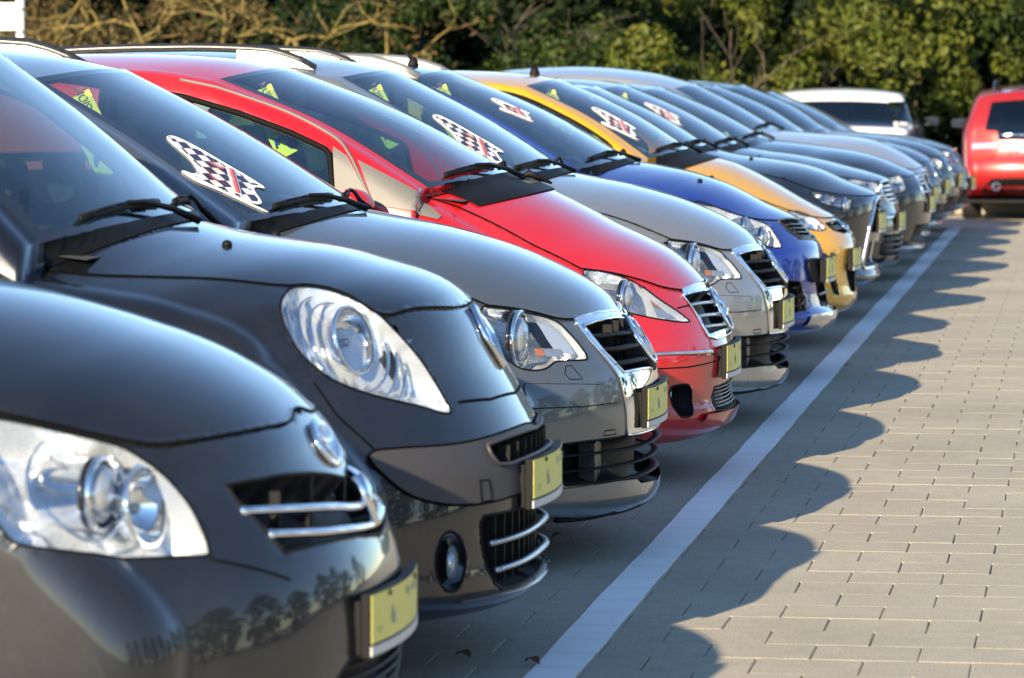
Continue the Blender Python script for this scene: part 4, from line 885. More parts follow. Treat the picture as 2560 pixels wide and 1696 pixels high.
def mpv(k):
    c, pm, T = start(k, 1.1 if k == 3 else .9); T = TR[3]
    hood_piece(c, [p for p in T['hoodseam'][:5]] + [(-.124, 0, .762)], pm)
    def inner(h, sd):
        s_ = 1 if sd == 0 else -1
        Fl = [Vector((p[0], p[1] * s_, p[2])) for p in T['fillet']]; c.sheet('side_reflector', c.surf(Fl), M['reflector'], parent=h, off=-.014, step=.014)
        c.sheet('lamp_divider', c.surf([(-.33, -.60 * s_, .79), (-.28, -.545 * s_, .78), (-.235, -.56 * s_, .70), (-.27, -.60 * s_, .705)]), M['black'], parent=h, off=-.02, step=.014)
    headlamp(c, T['headlight'], .085, [((-.355, -.655, .745), .088, .055)], orange=T['indicator'], extra=inner)
    # chrome mask of the grille, with the opening left free
    ch = full(T['chrome_half'][:-1] + [(-.001, 0, .395)]); ch[0] = Vector((-.122, 0, .760)); gr = full([(-.108, 0, .735)] + T['grille_half'][1:-1] + [(-.012, 0, .585)])
    g = opening(c, gr, 'grille', .06, M['black'])
    m_ = c.patch(c.surf(densify(ch, .02)), .005, .014, None, (1, 0, .25))
    cc = Car.cut(c, c.surf(densify(gr, .02)), bm=m_, sub=1, n=(1, 0, .25)); cm = from_bm('chrome_mask', m_, c.root, M['chrome']); c.line('mask_edge', ch, .005, M['chrome'], parent=cm, off=.003, closed=True); c.line('mask_edge', gr, .006, M['chrome'], parent=cm, off=.003, closed=True)
    for nm in ('slat_a', 'slat_b', 'slat_c'): bar(c, 'grille_slat', T[nm][:2] + [(-.06 if nm == 'slat_a' else -.04 if nm == 'slat_b' else -.018, 0, T[nm][2][2])], .019, M['black'], g, -.008, .45)
    for y in (-.27, -.19, -.12, .12, .19, .27):
        q = c.snap((-.09, y, .66))[0]; box('grille_rib', q + Vector((-.045, 0, .0)), (.03, .008, .15), g, M['black'])
    q = c.bvh.ray_cast(Vector((.5, 0, .672)), Vector((-1, 0, 0)), 1)[0]; n = c.out_n(q)[1]; lathe('emblem_base', [(.112, -.05), (.105, -.004), (.095, .004), (.001, .005)], q, n, g, M['black'], 32, False)
    emblem(c, 'letters', .672, .082, off=.008)
    lw = [(-.004, 0, .392)] + T['low_half'][1:5] + [T['low_half'][5]] + T['low_half'][6:11] + [(-.006, 0, .222)]; g = opening(c, full(lw), 'lower_intake', .07, M['black'])
    for L in (T['low_a'], T['low_b']): bar(c, 'intake_slat', [Vector(p) for p in L[:4]] + [Vector((-.006, 0, L[3][2] + .002))], .015, M['black'], g, -.001, .32)
    bar(c, 'intake_slat', [(-.20, -.63, .268), (-.044, -.296, .262), (-.012, -.1, .262), (-.010, 0, .262)], .015, M['black'], g, -.003, .32)
    for sy in (-1, 1): box('intake_block', c.snap((-.10, .45 * sy, .33))[0] + Vector((-.06, 0, 0)), (.05, .16, .12), g, M['satin_black'])
    lip = c.sheet('chin_spoiler', c.surf(densify(full([(-.006, 0, .224), (-.028, -.25, .238), (-.036, -.285, .255), (-.10, -.42, .26), (-.23, -.64, .258), (-.29, -.74, .262), (-.31, -.74, .20), (-.24, -.62, .178), (-.10, -.40, .172), (-.02, 0, .168)]), .02)), pm if k == 3 else M['lip_silver'], off=.012, step=.02, n=(1, 0, 0))
    c.line('chin_edge', [(-.24, -.62, .16), (-.10, -.40, .155), (-.03, -.2, .155), (-.022, 0, .155), (-.03, .2, .155), (-.10, .40, .155), (-.24, .62, .16)], .010, M['black'], parent=lip, off=.004)
    for sd in (0, 1):
        f = (lambda L: L) if sd == 0 else mir
        st = [Vector(p) for p in T['strip_up']] + [Vector(p) for p in T['strip_lo']][::-1]; bs = c.sheet('bumper_strip', c.surf(f(st)), pm, off=.006, step=.02); c.line('strip_gap', f(st[:6]), .003, M['gap'], parent=bs); c.line('strip_gap', f(T['strip_lo']), .003, M['gap'], parent=bs)
        c.line('washer_cover_gap', f(T['washer']), .0017, M['gap'], closed=True)
        if sd == 0: c.line('tow_cover_gap', f(T['hook']), .002, M['gap'], closed=True)
    scuttle(c, 2); p = common(c, pm); plate(c, (0, 0, .478), stand=.014); rails(c, -2.02, -3.75, .56)
    if k == 3: flag_sticker(c, T); mirror_tag(c.root, p, 'yellow dealer tag behind windscreen of the mid grey people carrier', .48)
    else:
        T2 = {n_: [Vector((q[0] - .05, q[1] + .02, q[2] - .03)) for q in T[n_]] for n_ in ('flag', 'pole', 'four', 'plus', 'bar')}; flag_sticker(c, T2); mirror_tag(c.root, p, 'yellow dealer tag behind windscreen of the silver grey people carrier', .48)
def car4():
    c, pm, T = start(4, 1.1)
    hood_piece(c, [T['hoodseam'][-1], (-.40, -.585, .793), (-.30, -.51, .768), (-.22, -.44, .74), (-.158, -.33, .722), (-.13, -.16, .73), (-.122, 0, .731)], pm)
    headlamp(c, T['headlight'], .08, [(T['projector'][0], .066, .05)], orange=T['indicator'])
    ch = full([(-.113, 0, .727)] + T['chrome_half'][1:-1] + [(-.018, 0, .535)]); gr = full([(-.10, 0, .695)] + T['grille_half'][1:-1] + [(-.03, 0, .556)])
    g = opening(c, gr, 'grille', .06, M['black']); m_ = c.patch(c.surf(densify(ch, .02)), .005, .013, None, (1, 0, .3)); c.cut(c.surf(densify(gr, .02)), bm=m_, sub=1, n=(1, 0, .3)); cm = from_bm('grille_surround', m_, c.root, M['chrome']); c.line('surround_edge', ch, .004, M['chrome'], parent=cm, off=.003, closed=True)
    for nm, zc in (('bar_a', .663), ('bar_b', .617), ('bar_c', .574)): bar(c, 'grille_bar', T[nm][:2] + [(-.07 if nm == 'bar_a' else -.045 if nm == 'bar_b' else -.03, 0, zc)], .013, M['satin'], g, -.006, .55)
    emblem(c, 'star', .625, .088, off=.012)
    for sd in (0, 1):
        f = (lambda L: L) if sd == 0 else mir
        c.line('bumper_trim', f(T['strip']), .0075, M['chrome'], off=.002); c.line('strip_gap', f(T['stripseam']), .0026, M['gap']); c.line('front_gap', f(T['frontseam']), .003, M['gap'])
        fo = opening(c, f(smooth_poly(T['fog'], 1)), 'fog_lamp_recess', .055, M['black']); q = c.snap(f(T['fogring'])[0])[0]; lathe('fog_lamp', [(.060, 0), (.064, .012), (.052, .014), (.046, .004), (.03, .012), (.001, .016)], q + Vector((-.055, 0, 0)), (1, 0, 0), fo, M['chrome'], 28, False)
        for z in np.linspace(.27, .36, 6): tube('recess_rib', [q + Vector((-.04, .03 * (1 if sd == 0 else -1), z - q.z)), q + Vector((-.005, .075 * (1 if sd == 0 else -1), z - q.z))], .003, fo, M['black'], 5)
        pa = c.sheet('quarter_panel', c.surf(f(T['panel_a'])), M['trim_grey'], off=.006, step=.014); c.sheet('quarter_panel', c.surf(f(T['panel_b'])), M['trim_grey'], off=.006, step=.014)
        c.line('door_gap', f(catm([Vector(p) for p in T['doorseam'][1:]])), .006, M['trim_grey'], off=.002)
        w = [Vector((x, (-1 if sd == 0 else 1) * float(c.W(x, z)), z)) for x, z in ((-2.30, 1.475), (-2.146, 1.47), (-1.99, 1.445), (-1.774, 1.385), (-1.575, 1.315), (-1.44, 1.255), (-1.42, 1.235), (-1.40, 1.10), (-1.42, 1.055), (-2.30, 1.045))]; c.cut(w, n=(0, -1 if sd == 0 else 1, 0)); so = c.sheet('side_window', w, M['side_glass'], off=-.004, step=.05, n=(0, -1 if sd == 0 else 1, 0)); c.line('window_seal', w, .012, M['rubber'], parent=so, closed=True)
    g = opening(c, full([(-.016, 0, .362), (-.045, -.29, .352), (-.052, -.309, .327), (-.05, -.315, .285), (-.038, -.30, .262), (-.012, 0, .255)]), 'lower_grille', .04, M['black'])
    for z in np.linspace(.275, .345, 6): bar(c, 'grille_bar', [(-.05, -.305, z), (-.025, -.18, z), (-.014, 0, z)], .0035, M['satin_black'], g, -.004)
    sp = c.sheet('front_spoiler', c.surf(densify(full([(0, 0, .262), (-.03, -.22, .262), (-.085, -.40, .262), (-.10, -.42, .235), (-.06, -.30, .21), (-.01, 0, .205)]), .02)), pm, off=.018, step=.02, n=(1, 0, 0))
    i1 = c.ws[0]; i0 = row_at(c, -.71); from_bm('scuttle', rows_sheet(c, i0, i1, .86, .005), c.root, M['black'])
    q = c.bvh.ray_cast(Vector((-.80, -.02, 2)), Vector((0, 0, -1)), 2)[0]; bm = bmesh.new()
    for k in range(16): add_tube(bm, [q + Vector((-.035, -.09 + k * .0125, .009)), q + Vector((.03, -.09 + k * .0125, -.004))], .003, 4)
    from_bm('vent_grid', bm, c.root, M['trim_grey']); 
    for y in (.10, .32): 
        q = c.bvh.ray_cast(Vector((-.80, y, 2)), Vector((0, 0, -1)), 2)[0]; tube('washer_fin', [q + Vector((-.06, 0, .004)), q + Vector((-.01, 0, .03)), q + Vector((.05, 0, .004))], [.004, .012, .004], c.root, M['black'], 6, False, 1.2)
    p = common(c, pm, wins=False); plate(c, (0, 0, .445), stand=.014)
    mirror_tag(c.root, p, 'yellow dealer tag behind windscreen of the bright red car', .48)
def car6():
    c, pm, T = start(6, .95)
    hood_piece(c, [p for p in T['hoodseam'][:4]] + [(-.192, 0, .79)], pm)
    headlamp(c, T['headlight'], .07, [(T['projector'][0], .06, .05), ((-.42, -.545, .80), .05, .04)])
    P = full([(-.19, 0, .782)] + T['grille_half'][1:-1] + [(-.10, 0, .682)]); g = opening(c, P, 'grille', .05, M['black'], M['satin_black'], .007)
    for k in range(5):
        f = (k + .5) / 5; z = .782 - .1 * f; hw = .31 - .07 * f; bar(c, 'grille_bar', [(-.235 + .095 * f, -hw, z + .004), (-.20 + .09 * f, -hw * .5, z), (-.185 + .088 * f, 0, z)], .009, M['satin_black'], g, -.006, .5)
    P = full([(-.058, 0, .585)] + T['block_half'][1:-1] + [(-.052, 0, .497)]); b_ = c.sheet('plate_block', c.surf(densify(P, .03)), M['black'], off=.02, step=.02, n=(1, 0, 0)); c.line('block_edge', P, .010, M['black'], parent=b_, closed=True, off=.012)
    P = full([(-.05, 0, .484), (-.079, -.275, .488), (-.069, -.245, .418), (-.055, -.213, .366), (-.042, 0, .355)]); g = opening(c, P, 'lower_intake', .05); bar(c, 'intake_bar', [(-.07, -.25, .425), (-.055, -.12, .425), (-.05, 0, .425)], .008, M['satin_black'], g, 0)
    for sd in (0, 1):
        F_ = T['fog'] if sd == 0 else mir(T['fog']); f = opening(c, F_, 'fog_lamp_recess', .05, M['black'])
        for z in (.38, .425, .47): c.line('recess_bar', [(-.16, -.50 * (1 if sd == 0 else -1), z), (-.11, -.40 * (1 if sd == 0 else -1), z)], .006, M['black'], parent=f, off=-.008)
    c.sheet('chin_spoiler', c.surf(densify(full([(0, 0, .335), (-.04, -.30, .335), (-.10, -.44, .33), (-.13, -.50, .28), (-.05, -.3, .26), (-.01, 0, .262)]), .02)), M['lip_silver'], off=.014, step=.02, n=(1, 0, 0))
    scuttle(c); p = common(c, pm); plate(c, (0, 0, .548), stand=.04); rails(c, -2.05, -4.1, .54, 'wide'); antenna(c, -2.18, .05); jets(c, -.66)
    mirror_tag(c.root, p, 'yellow dealer tag behind windscreen of the royal blue car', .48)
    shift_flag(c, (-.28, .13, .15), .62)
def shift_flag(c, d, sc=.8):
    """same flag sticker as on the grey car, set higher or lower on this windscreen"""
    T = TR[3]; o = Vector((-1.3, -.5, 1.22)); n = {}
    for k in ('flag', 'pole', 'four', 'plus', 'bar'): n[k] = [c.snap(o + Vector(d) + (Vector(q) - o) * sc)[0] for q in T[k]]
    flag_sticker(c, n)
def car7():
    c, pm, T = start(7, .9)
    hood_piece(c, [(-.319, -.40, .765), (-.25, -.36, .742), (-.17, -.25, .716), (-.135, 0, .712)], pm)
    headlamp(c, [(-.34, -.40, .765), (-.285, -.345, .752), (-.208, -.335, .715), (-.147, -.335, .654), (-.191, -.418, .645), (-.26, -.50, .672), (-.36, -.60, .735), (-.40, -.56, .77)], .06, [((-.28, -.46, .70), .05, .04)], orange=[(-.19, -.36, .69), (-.20, -.41, .65), (-.155, -.35, .652), (-.17, -.335, .675)])
    P = full([(-.108, 0, .688), (-.163, -.30, .688), (-.12, -.29, .648), (-.07, -.20, .622), (-.05, 0, .628)]); g = opening(c, P, 'grille', .04, M['black']); emblem(c, 'star', .655, .055)
    for z in (.645, .66, .675): bar(c, 'grille_bar', [(-.13, -.27, z), (-.10, -.14, z), (-.085, 0, z)], .004, M['satin_black'], g, -.008)
    for sy in (-1, 1):
        P = [(-.012, sy * .02, .45), (-.05, sy * .29, .462), (-.043, sy * .265, .39), (-.027, sy * .21, .30), (-.010, sy * .05, .295)]; opening(c, P, 'lower_intake', .05, M['black'])
        P = [(-.10, sy * .43, .42), (-.13, sy * .49, .41), (-.10, sy * .44, .30), (-.075, sy * .39, .29), (-.085, sy * .40, .35)]; opening(c, P, 'side_intake', .04, M['black'])
    i0 = row_at(c, -.79); from_bm('scuttle', rows_sheet(c, i0, c.ws[0], .86, .005), c.root, M['black'])
    p = common(c, pm); plate(c, (0, 0, .485), stand=.014); antenna(c, -1.86, .0); mirror_tag(c.root, p, 'yellow dealer tag behind windscreen of the yellow hatchback', .48); shift_flag(c, (-.02, .03, .03), .8)
def car8():
    c, pm, T = start(8, .8)
    hood_piece(c, [(-.40, -.60, .815), (-.30, -.555, .80), (-.167, -.46, .778), (-.06, -.28, .766), (-.03, 0, .77)], pm)
    headlamp(c, T['headlight'], .07, [((-.20, -.57, .735), .055, .04), ((-.31, -.62, .76), .05, .03)], bowl=M['satin'])
    P = full([(-.013, 0, .748), (-.024, -.183, .75), (-.033, -.27, .727), (-.055, -.35, .59), (-.099, -.39, .345), (-.086, -.354, .318), (-.03, 0, .315)]); g = opening(c, P, 'grille', .05, M['black'], M['chrome'], .013)
    b_ = c.sheet('bumper_beam', c.surf(densify(full([(0, 0, .66), (-.045, -.33, .655), (-.06, -.355, .56), (-.075, -.365, .49), (-.03, 0, .48)]), .03)), pm, parent=g, off=.0, step=.03)
    for z in (.69, .72): bar(c, 'grille_bar', [(-.04, -.27, z), (-.02, -.14, z), (-.005, 0, z)], .006, M['black'], g, -.01)
    scuttle(c); p = common(c, pm); plate(c, (0, 0, .60), stand=.014); jets(c, -.8)
    mirror_tag(c.root, p, 'yellow dealer tag behind windscreen of the first black car past the yellow one', .45)
def car9():
    c, pm, T = start(9, .8)
    hood_piece(c, [(-.324, -.52, .835), (-.20, -.45, .80), (-.145, -.35, .79), (-.10, -.15, .795), (-.09, 0, .795)], pm)
    headlamp(c, [(-.34, -.55, .835), (-.22, -.455, .80), (-.15, -.385, .785), (-.123, -.395, .716), (-.18, -.52, .705), (-.28, -.64, .74), (-.36, -.66, .79)], .06, [((-.20, -.50, .75), .05, .04)])
    P = full([(-.082, 0, .788), (-.139, -.36, .782), (-.113, -.375, .704), (-.077, -.32, .645), (-.033, 0, .635)]); g = opening(c, P, 'grille', .04, M['black'], M['chrome'], .009)
    for z in (.665, .70, .735, .765): bar(c, 'grille_bar', [(-.11, -.355, z), (-.075, -.18, z), (-.06, 0, z)], .011, M['chrome'], g, -.004, .7)
    P = full([(0, 0, .44), (-.10, -.47, .435), (-.12, -.50, .30), (-.02, 0, .285)]); g = opening(c, P, 'lower_intake', .05, M['black'])
    for z in (.325, .365, .405): bar(c, 'intake_slat', [(-.11, -.49, z), (-.04, -.25, z), (-.005, 0, z)], .012, M['satin_black'], g, .004, .5)
    c.line('bumper_trim', sym([(-.20, -.62, .545), (-.06, -.36, .55), (-.012, 0, .552)]), .012, M['chrome'], off=.004); c.sheet('chin_spoiler', c.surf(densify(full([(-.01, 0, .275), (-.10, -.44, .28), (-.14, -.48, .23), (-.03, 0, .225)]), .03)), M['lip_silver'], off=.02, step=.03, n=(1, 0, 0))
    scuttle(c); p = common(c, pm); plate(c, (0, 0, .52), stand=.014); shift_flag(c, (-.30, .02, .02), .75)
    mirror_tag(c.root, p, 'yellow dealer tag behind windscreen of the black car with chrome grille bars', .45)
def far_car(k, lamp, bars, extra=None, tagl=None):
    c, pm, T = start(k, .65); D = S[k]; e = D['nose_pts'][-1]; z0 = e[1]
    P = [Vector(p) for p in T['headlight']] if 'headlight' in T else [(e[0] - .24, -.60, z0 - .01), (e[0] - .13, -.47, z0 - .015), (e[0] - .06, -.40, z0 - .03), (e[0] - .05, -.44, z0 - .12), (e[0] - .13, -.60, z0 - .12), (e[0] - .24, -.68, z0 - .08)]
    headlamp(c, P, .05, [((e[0] - .12, -.56, z0 - .07), .045, .04)], smooth=1)
    P = full([(e[0], 0, z0 - .02), (e[0] - .03, -.30, z0 - .025), (e[0] - .0, -.33, z0 - .14), (-.02, -.27, z0 - .20), (-.0, 0, z0 - .21)]); g = opening(c, P, 'grille', .04, M['black'], M['chrome'], .010, step=.03)
    for j in range(bars): 
        z = z0 - .05 - .13 * j / max(1, bars - 1); bar(c, 'grille_bar', [(e[0] - .03, -.30, z), (e[0] + .0, -.15, z), (e[0] + .02, 0, z)], .009, M['chrome'], g, -.002, .7)
    P = full([(0, 0, .42), (-.08, -.45, .41), (-.10, -.48, .28), (-.03, 0, .27)]); opening(c, P, 'lower_intake', .04, M['black'], step=.03)
    c.line('chin_edge', sym([(-.20, -.60, .23), (-.08, -.36, .225), (-.04, 0, .22)]), .016, M['lip_silver'] if k in (10, 12) else pm, off=.006)
    c.line('bonnet_gap', sym([(e[0] - .22, -.58, z0 + .005), (e[0] - .06, -.36, z0), (e[0] - .01, 0, z0)]), .004, M['gap'])
    p = common(c, pm, wip=k < 12); plate(c, (0, 0, .56 if k != 14 else .47), stand=.014)
    if tagl: mirror_tag(c.root, p, tagl, .45)
    return c
M['bumper_grey'] = plain('grey_bumper_plastic', (.050, .047, .050), .5, .1, .1, 400)
M['lip_silver'] = plain('silver_lip_paint', (.42, .42, .41), .22, .6, .06, 60, 1)
def build_row():
    car1(); car2(); mpv(3); car4(); mpv(5); car6(); car7(); car8(); car9()
    far_car(10, 0, 4); far_car(11, 0, 2); far_car(12, 0, 2); far_car(13, 0, 3); far_car(14, 0, 0)
# ---------------------------------------------------------------- ground, paving, painted line
def stone_material(name, base=(.40, .36, .285), seed=0):
    m, nt, b = mat(name)
    geo = nt.nodes.new('ShaderNodeNewGeometry'); big = nt.nodes.new('ShaderNodeTexNoise'); big.inputs['Scale'].default_value = 1.1; big.inputs['Detail'].default_value = 4; nt.links.new(geo.outputs['Position'], big.inputs['Vector'])
    fine = nt.nodes.new('ShaderNodeTexNoise'); fine.inputs['Scale'].default_value = 170; fine.inputs['Detail'].default_value = 3; fine.inputs['Roughness'].default_value = .7; nt.links.new(geo.outputs['Position'], fine.inputs['Vector'])
    mid = nt.nodes.new('ShaderNodeTexNoise'); mid.inputs['Scale'].default_value = 14; mid.inputs['Detail'].default_value = 4; nt.links.new(geo.outputs['Position'], mid.inputs['Vector'])
    r1 = ramp(nt, fine.outputs[0], [(.30, [c * .55 for c in base]), (.5, base), (.70, [c * 1.45 for c in base])])
    def mul(a, src, lo, hi):
        rr = ramp(nt, src, [(.25, lo), (.75, hi)]); mx = nt.nodes.new('ShaderNodeMixRGB'); mx.blend_type = 'MULTIPLY'; mx.inputs[0].default_value = 1; nt.links.new(a, mx.inputs[1]); nt.links.new(rr.outputs[0], mx.inputs[2]); return mx.outputs[0]
    o = mul(r1.outputs[0], big.outputs[0], .86, 1.08); o = mul(o, mid.outputs[0], .90, 1.06)
    nt.links.new(o, b.inputs['Base Color']); b.inputs['Roughness'].default_value = .9; b.inputs['Specular IOR Level'].default_value = .25
    bump(nt, b, fine.outputs[0], .55, .002)
    return m
M['stone'] = stone_material('paving_concrete'); M['joint'] = plain('joint_sand', (.20, .18, .145), .95, 0, .3, 60); M['asphalt'] = plain('lane_surface', (.26, .245, .215), .92, 0, .18, 1.2)
def paint_material():
    m, nt, b = mat('road_paint'); n1 = noise(nt, 260, 3, .7); n2 = noise(nt, 9, 4, .6)
    r = ramp(nt, n1.outputs[0], [(.26, (.45, .44, .42)), (.35, (.93, .92, .90)), (.7, (.97, .96, .94))]); r2 = ramp(nt, n2.outputs[0], [(.3, .94), (.7, 1.0)])
    mx = nt.nodes.new('ShaderNodeMixRGB'); mx.blend_type = 'MULTIPLY'; mx.inputs[0].default_value = 1; nt.links.new(r.outputs[0], mx.inputs[1]); nt.links.new(r2.outputs[0], mx.inputs[2]); nt.links.new(mx.outputs[0], b.inputs['Base Color']); b.inputs['Roughness'].default_value = .75
    bump(nt, b, n1.outputs[0], .35, .002); return m
M['road_paint'] = paint_material()
SX, SY, GAP = .28, .26, .0036
def ground():
    s_ = 900; g = pyd('ground', [(-s_, -s_, -.02), (s_, -s_, -.02), (s_, s_, -.02), (-s_, s_, -.02)], [(0, 1, 2, 3)], None, M['asphalt']); g['kind'] = 'structure'
    pv = pyd('pavement', [(-9, 2, -.012), (9, 2, -.012), (9, 43.3, -.012), (-9, 43.3, -.012)], [(0, 1, 2, 3)], None, M['joint']); pv['kind'] = 'structure'
    # one shared stone with a worn chamfer
    random.seed(3); metas = []
    for q in range(6):
        a, b = SX / 2 - GAP / 2, SY / 2 - .0012; ch = .0025; v = []
        for (i, z) in ((0, -.012), (0, -.0022), (ch, 0.)):
            for sx, sy in ((-1, -1), (1, -1), (1, 1), (-1, 1)): v.append((sx * (a - i) + random.uniform(-.0012, .0012), sy * (b - i * .3) + random.uniform(-.0005, .0005), z + (random.uniform(-.0003, .0003) if z == 0 else 0)))
        f = [(8, 9, 10, 11)] + [(k, (k + 1) % 4, 4 + (k + 1) % 4, 4 + k) for k in range(4)] + [(4 + k, 4 + (k + 1) % 4, 8 + (k + 1) % 4, 8 + k) for k in range(4)]
        metas.append((v, f))
    near = []; rest = []
    j0, j1 = int(2 / SY), int(43.2 / SY)
    for j in range(j0, j1):
        y = (j + .5) * SY
        for i in range(-31, 31):
            x = (i + .5 + (.5 if j % 2 else 0)) * SX - .02
            # what the picture shows largest: the strip right of the car noses, nearest first
            vis = -2.1 < x < -.10 - (0) and y > 9.3 and x > -2735 * y / 9750 + 0 and x < -175 * y / 9750 + .05
            (near if vis else rest).append((x, y, j))
    near.sort(key=lambda p: p[1]); rest += near[300:]; near = near[:300]
    ms = []
    for q, (v, f) in enumerate(metas):
        me = bpy.data.meshes.new('paving_stone'); me.from_pydata(v, [], f); me.materials.append(M['stone']); ms.append(me)
    random.seed(11)
    for x, y, j in near:
        o = bpy.data.objects.new('paving_stone', random.choice(ms)); COL.objects.link(o); o.parent = pv; o.location = (x, y, random.uniform(-.0005, .0005)); o.rotation_euler = (random.uniform(-.0012, .0012), random.uniform(-.002, .002), random.uniform(-.002, .002))
    V = []; F = []
    for x, y, j in rest:
        v, f = random.choice(metas); n0 = len(V); dz = random.uniform(-.0005, .0005); tx = random.uniform(-.002, .002)
        V += [(x + p[0], y + p[1], p[2] + dz + tx * p[0]) for p in v]; F += [tuple(n0 + k for k in q) for q in f]
    o = pyd('paving_stones', V, F, pv, M['stone']); o['kind'] = 'stuff'
def line():
    """white bay line: thick paint broken at the stone joints, edges slightly wavy"""
    random.seed(8); V = []; F = []; x0, x1 = -1.416, -1.288; z = .0042
    wv = lambda y, s_: .002 * math.sin(y * 2.1 + s_) + .0012 * math.sin(y * 7.7 + s_ * 2) + .0008 * math.sin(y * 41 + s_)
    j0, j1 = int(3.2 / SY), int(39.1 / SY)
    for j in range(j0, j1):
        ya, yb = j * SY + GAP * .45, (j + 1) * SY - GAP * .45
        xs = [(i + (.5 if j % 2 else 0)) * SX - .02 for i in range(-9, 2)]; cuts = [x for x in xs if x0 + .012 < x < x1 - .012]
        segs = []; a = None
        b_ = [None] + cuts + [None]
        for l, r in zip(b_, b_[1:]): segs.append((l, r))
        for l, r in segs:
            n = 5; base = len(V)
            for k in range(n + 1):
                y = ya + (yb - ya) * k / n; xl = x0 + wv(y, 0) if l is None else l + GAP * .4; xr = x1 + wv(y, 5) if r is None else r - GAP * .4
                V += [(xl, y, z), (xr, y, z), (xl + .0005, y, z - .004), (xr - .0005, y, z - .004)]
            for k in range(n):
                o = base + k * 4; F += [(o, o + 1, o + 5, o + 4), (o, o + 4, o + 6, o + 2), (o + 1, o + 3, o + 7, o + 5)]
    o = pyd('painted_line', V, F, None, M['road_paint']); o['kind'] = 'structure'
def verge():
    g = pyd('verge', [(-60, 43.55, .10), (60, 43.55, .10), (60, 90, .25), (-60, 90, .25), (-60, 43.55, -.01), (60, 43.55, -.01)], [(0, 1, 2, 3), (4, 5, 1, 0)], None, M['soil']); g['kind'] = 'structure'
    k = box('kerb', (0, 43.42, .055), (120, .22, .13), None, M['stone'], .02); k['kind'] = 'structure'
    random.seed(21); V = []; F = []
    for _ in range(9000):
        x = random.uniform(-6, 3.5); y = 43.56 + random.random() ** 1.6 * 4; h = random.uniform(.05, .13); a = random.uniform(0, 6.28); w = .006; n = len(V); dx, dy = math.cos(a) * w, math.sin(a) * w; lx, ly = random.uniform(-.05, .05), random.uniform(-.05, .05)
        V += [(x - dx, y - dy, .10), (x + dx, y + dy, .10), (x + lx * .5, y + ly * .5, .10 + h * .65), (x + lx, y + ly, .10 + h)]; F += [(n, n + 1, n + 2), (n, n + 2, n + 3), (n + 1, n + 3, n + 2)]
    o = pyd('grass', V, F, None, M['grass']); o['kind'] = 'stuff'; tag(o, 'short green grass on the verge behind the parking row', 'grass')
# ---------------------------------------------------------------- trees
def leaf_material(name, a, b_, c_, trans=.35):
    m, nt, b = mat(name); n = nt.nodes.new('ShaderNodeTexNoise'); geo = nt.nodes.new('ShaderNodeNewGeometry'); nt.links.new(geo.outputs['Position'], n.inputs['Vector']); n.inputs['Scale'].default_value = 2.3; n.inputs['Detail'].default_value = 6; n.inputs['Roughness'].default_value = .75
    r = ramp(nt, n.outputs[0], [(.32, a), (.52, b_), (.70, c_)]); nt.links.new(r.outputs[0], b.inputs['Base Color']); b.inputs['Roughness'].default_value = .55; b.inputs['Specular IOR Level'].default_value = .3
    t = nt.nodes.new('ShaderNodeBsdfTranslucent'); nt.links.new(r.outputs[0], t.inputs[0]); mx = nt.nodes.new('ShaderNodeMixShader'); mx.inputs[0].default_value = trans; out = nt.nodes['Material Output']
    nt.links.new(b.outputs[0], mx.inputs[1]); nt.links.new(t.outputs[0], mx.inputs[2]); nt.links.new(mx.outputs[0], out.inputs[0]); return m
M['leaf_dark_shade'] = leaf_material('dark_shade_leaves', (.004, .009, .003), (.010, .021, .005), (.030, .050, .010)); M['leaf_deep'] = leaf_material('deep_green_leaves', (.010, .024, .006), (.024, .050, .010), (.065, .105, .020)); M['leaf_light'] = leaf_material('yellow_green_leaves', (.030, .050, .007), (.105, .130, .018), (.27, .25, .045))  # first one near black: deep shade between crowns put into the colour
M['leaf_mid'] = leaf_material('mid_green_leaves', (.010, .022, .004), (.038, .064, .010), (.13, .15, .026)); M['leaf_brown'] = leaf_material('autumn_leaves', (.045, .04, .012), (.11, .08, .03), (.28, .13, .07))
M['bark'] = plain('bark', (.085, .066, .048), .9, 0, .35, 18); M['lichen'] = plain('lichen_bark', (.23, .17, .05), .9, 0, .45, 22)
M['soil'] = plain('verge_soil', (.075, .095, .028), .95, 0, .35, 3); M['grass'] = leaf_material('grass_blades', (.10, .17, .02), (.17, .26, .035), (.26, .34, .06), .3)
def branch_set(bm, rnd, p, d, r, L, depth, tips, twist=.55):
    n = 5; P = [p.copy()]; q = p.copy(); dd = d.copy()
    for k in range(n):
        dd = (dd + Vector((rnd.gauss(0, 1), rnd.gauss(0, 1), rnd.gauss(0, .7))) * twist * .32).normalized(); q = q + dd * (L / n); P.append(q.copy())
    add_tube(bm, P, [r * (1 - .55 * k / n) for k in range(n + 1)], 6 if r > .03 else 4)
    tips.append((P[-1], L)); tips.append((P[3], L))
    if depth:
        for _ in range(rnd.choice((2, 3, 3))):
            k = rnd.choice((2, 3, 4, 5)); v = (dd + Vector((rnd.gauss(0, 1), rnd.gauss(0, 1), rnd.gauss(.15, .8))) * .75).normalized(); branch_set(bm, rnd, P[k], v, r * .55, L * rnd.uniform(.55, .8), depth - 1, tips, twist)
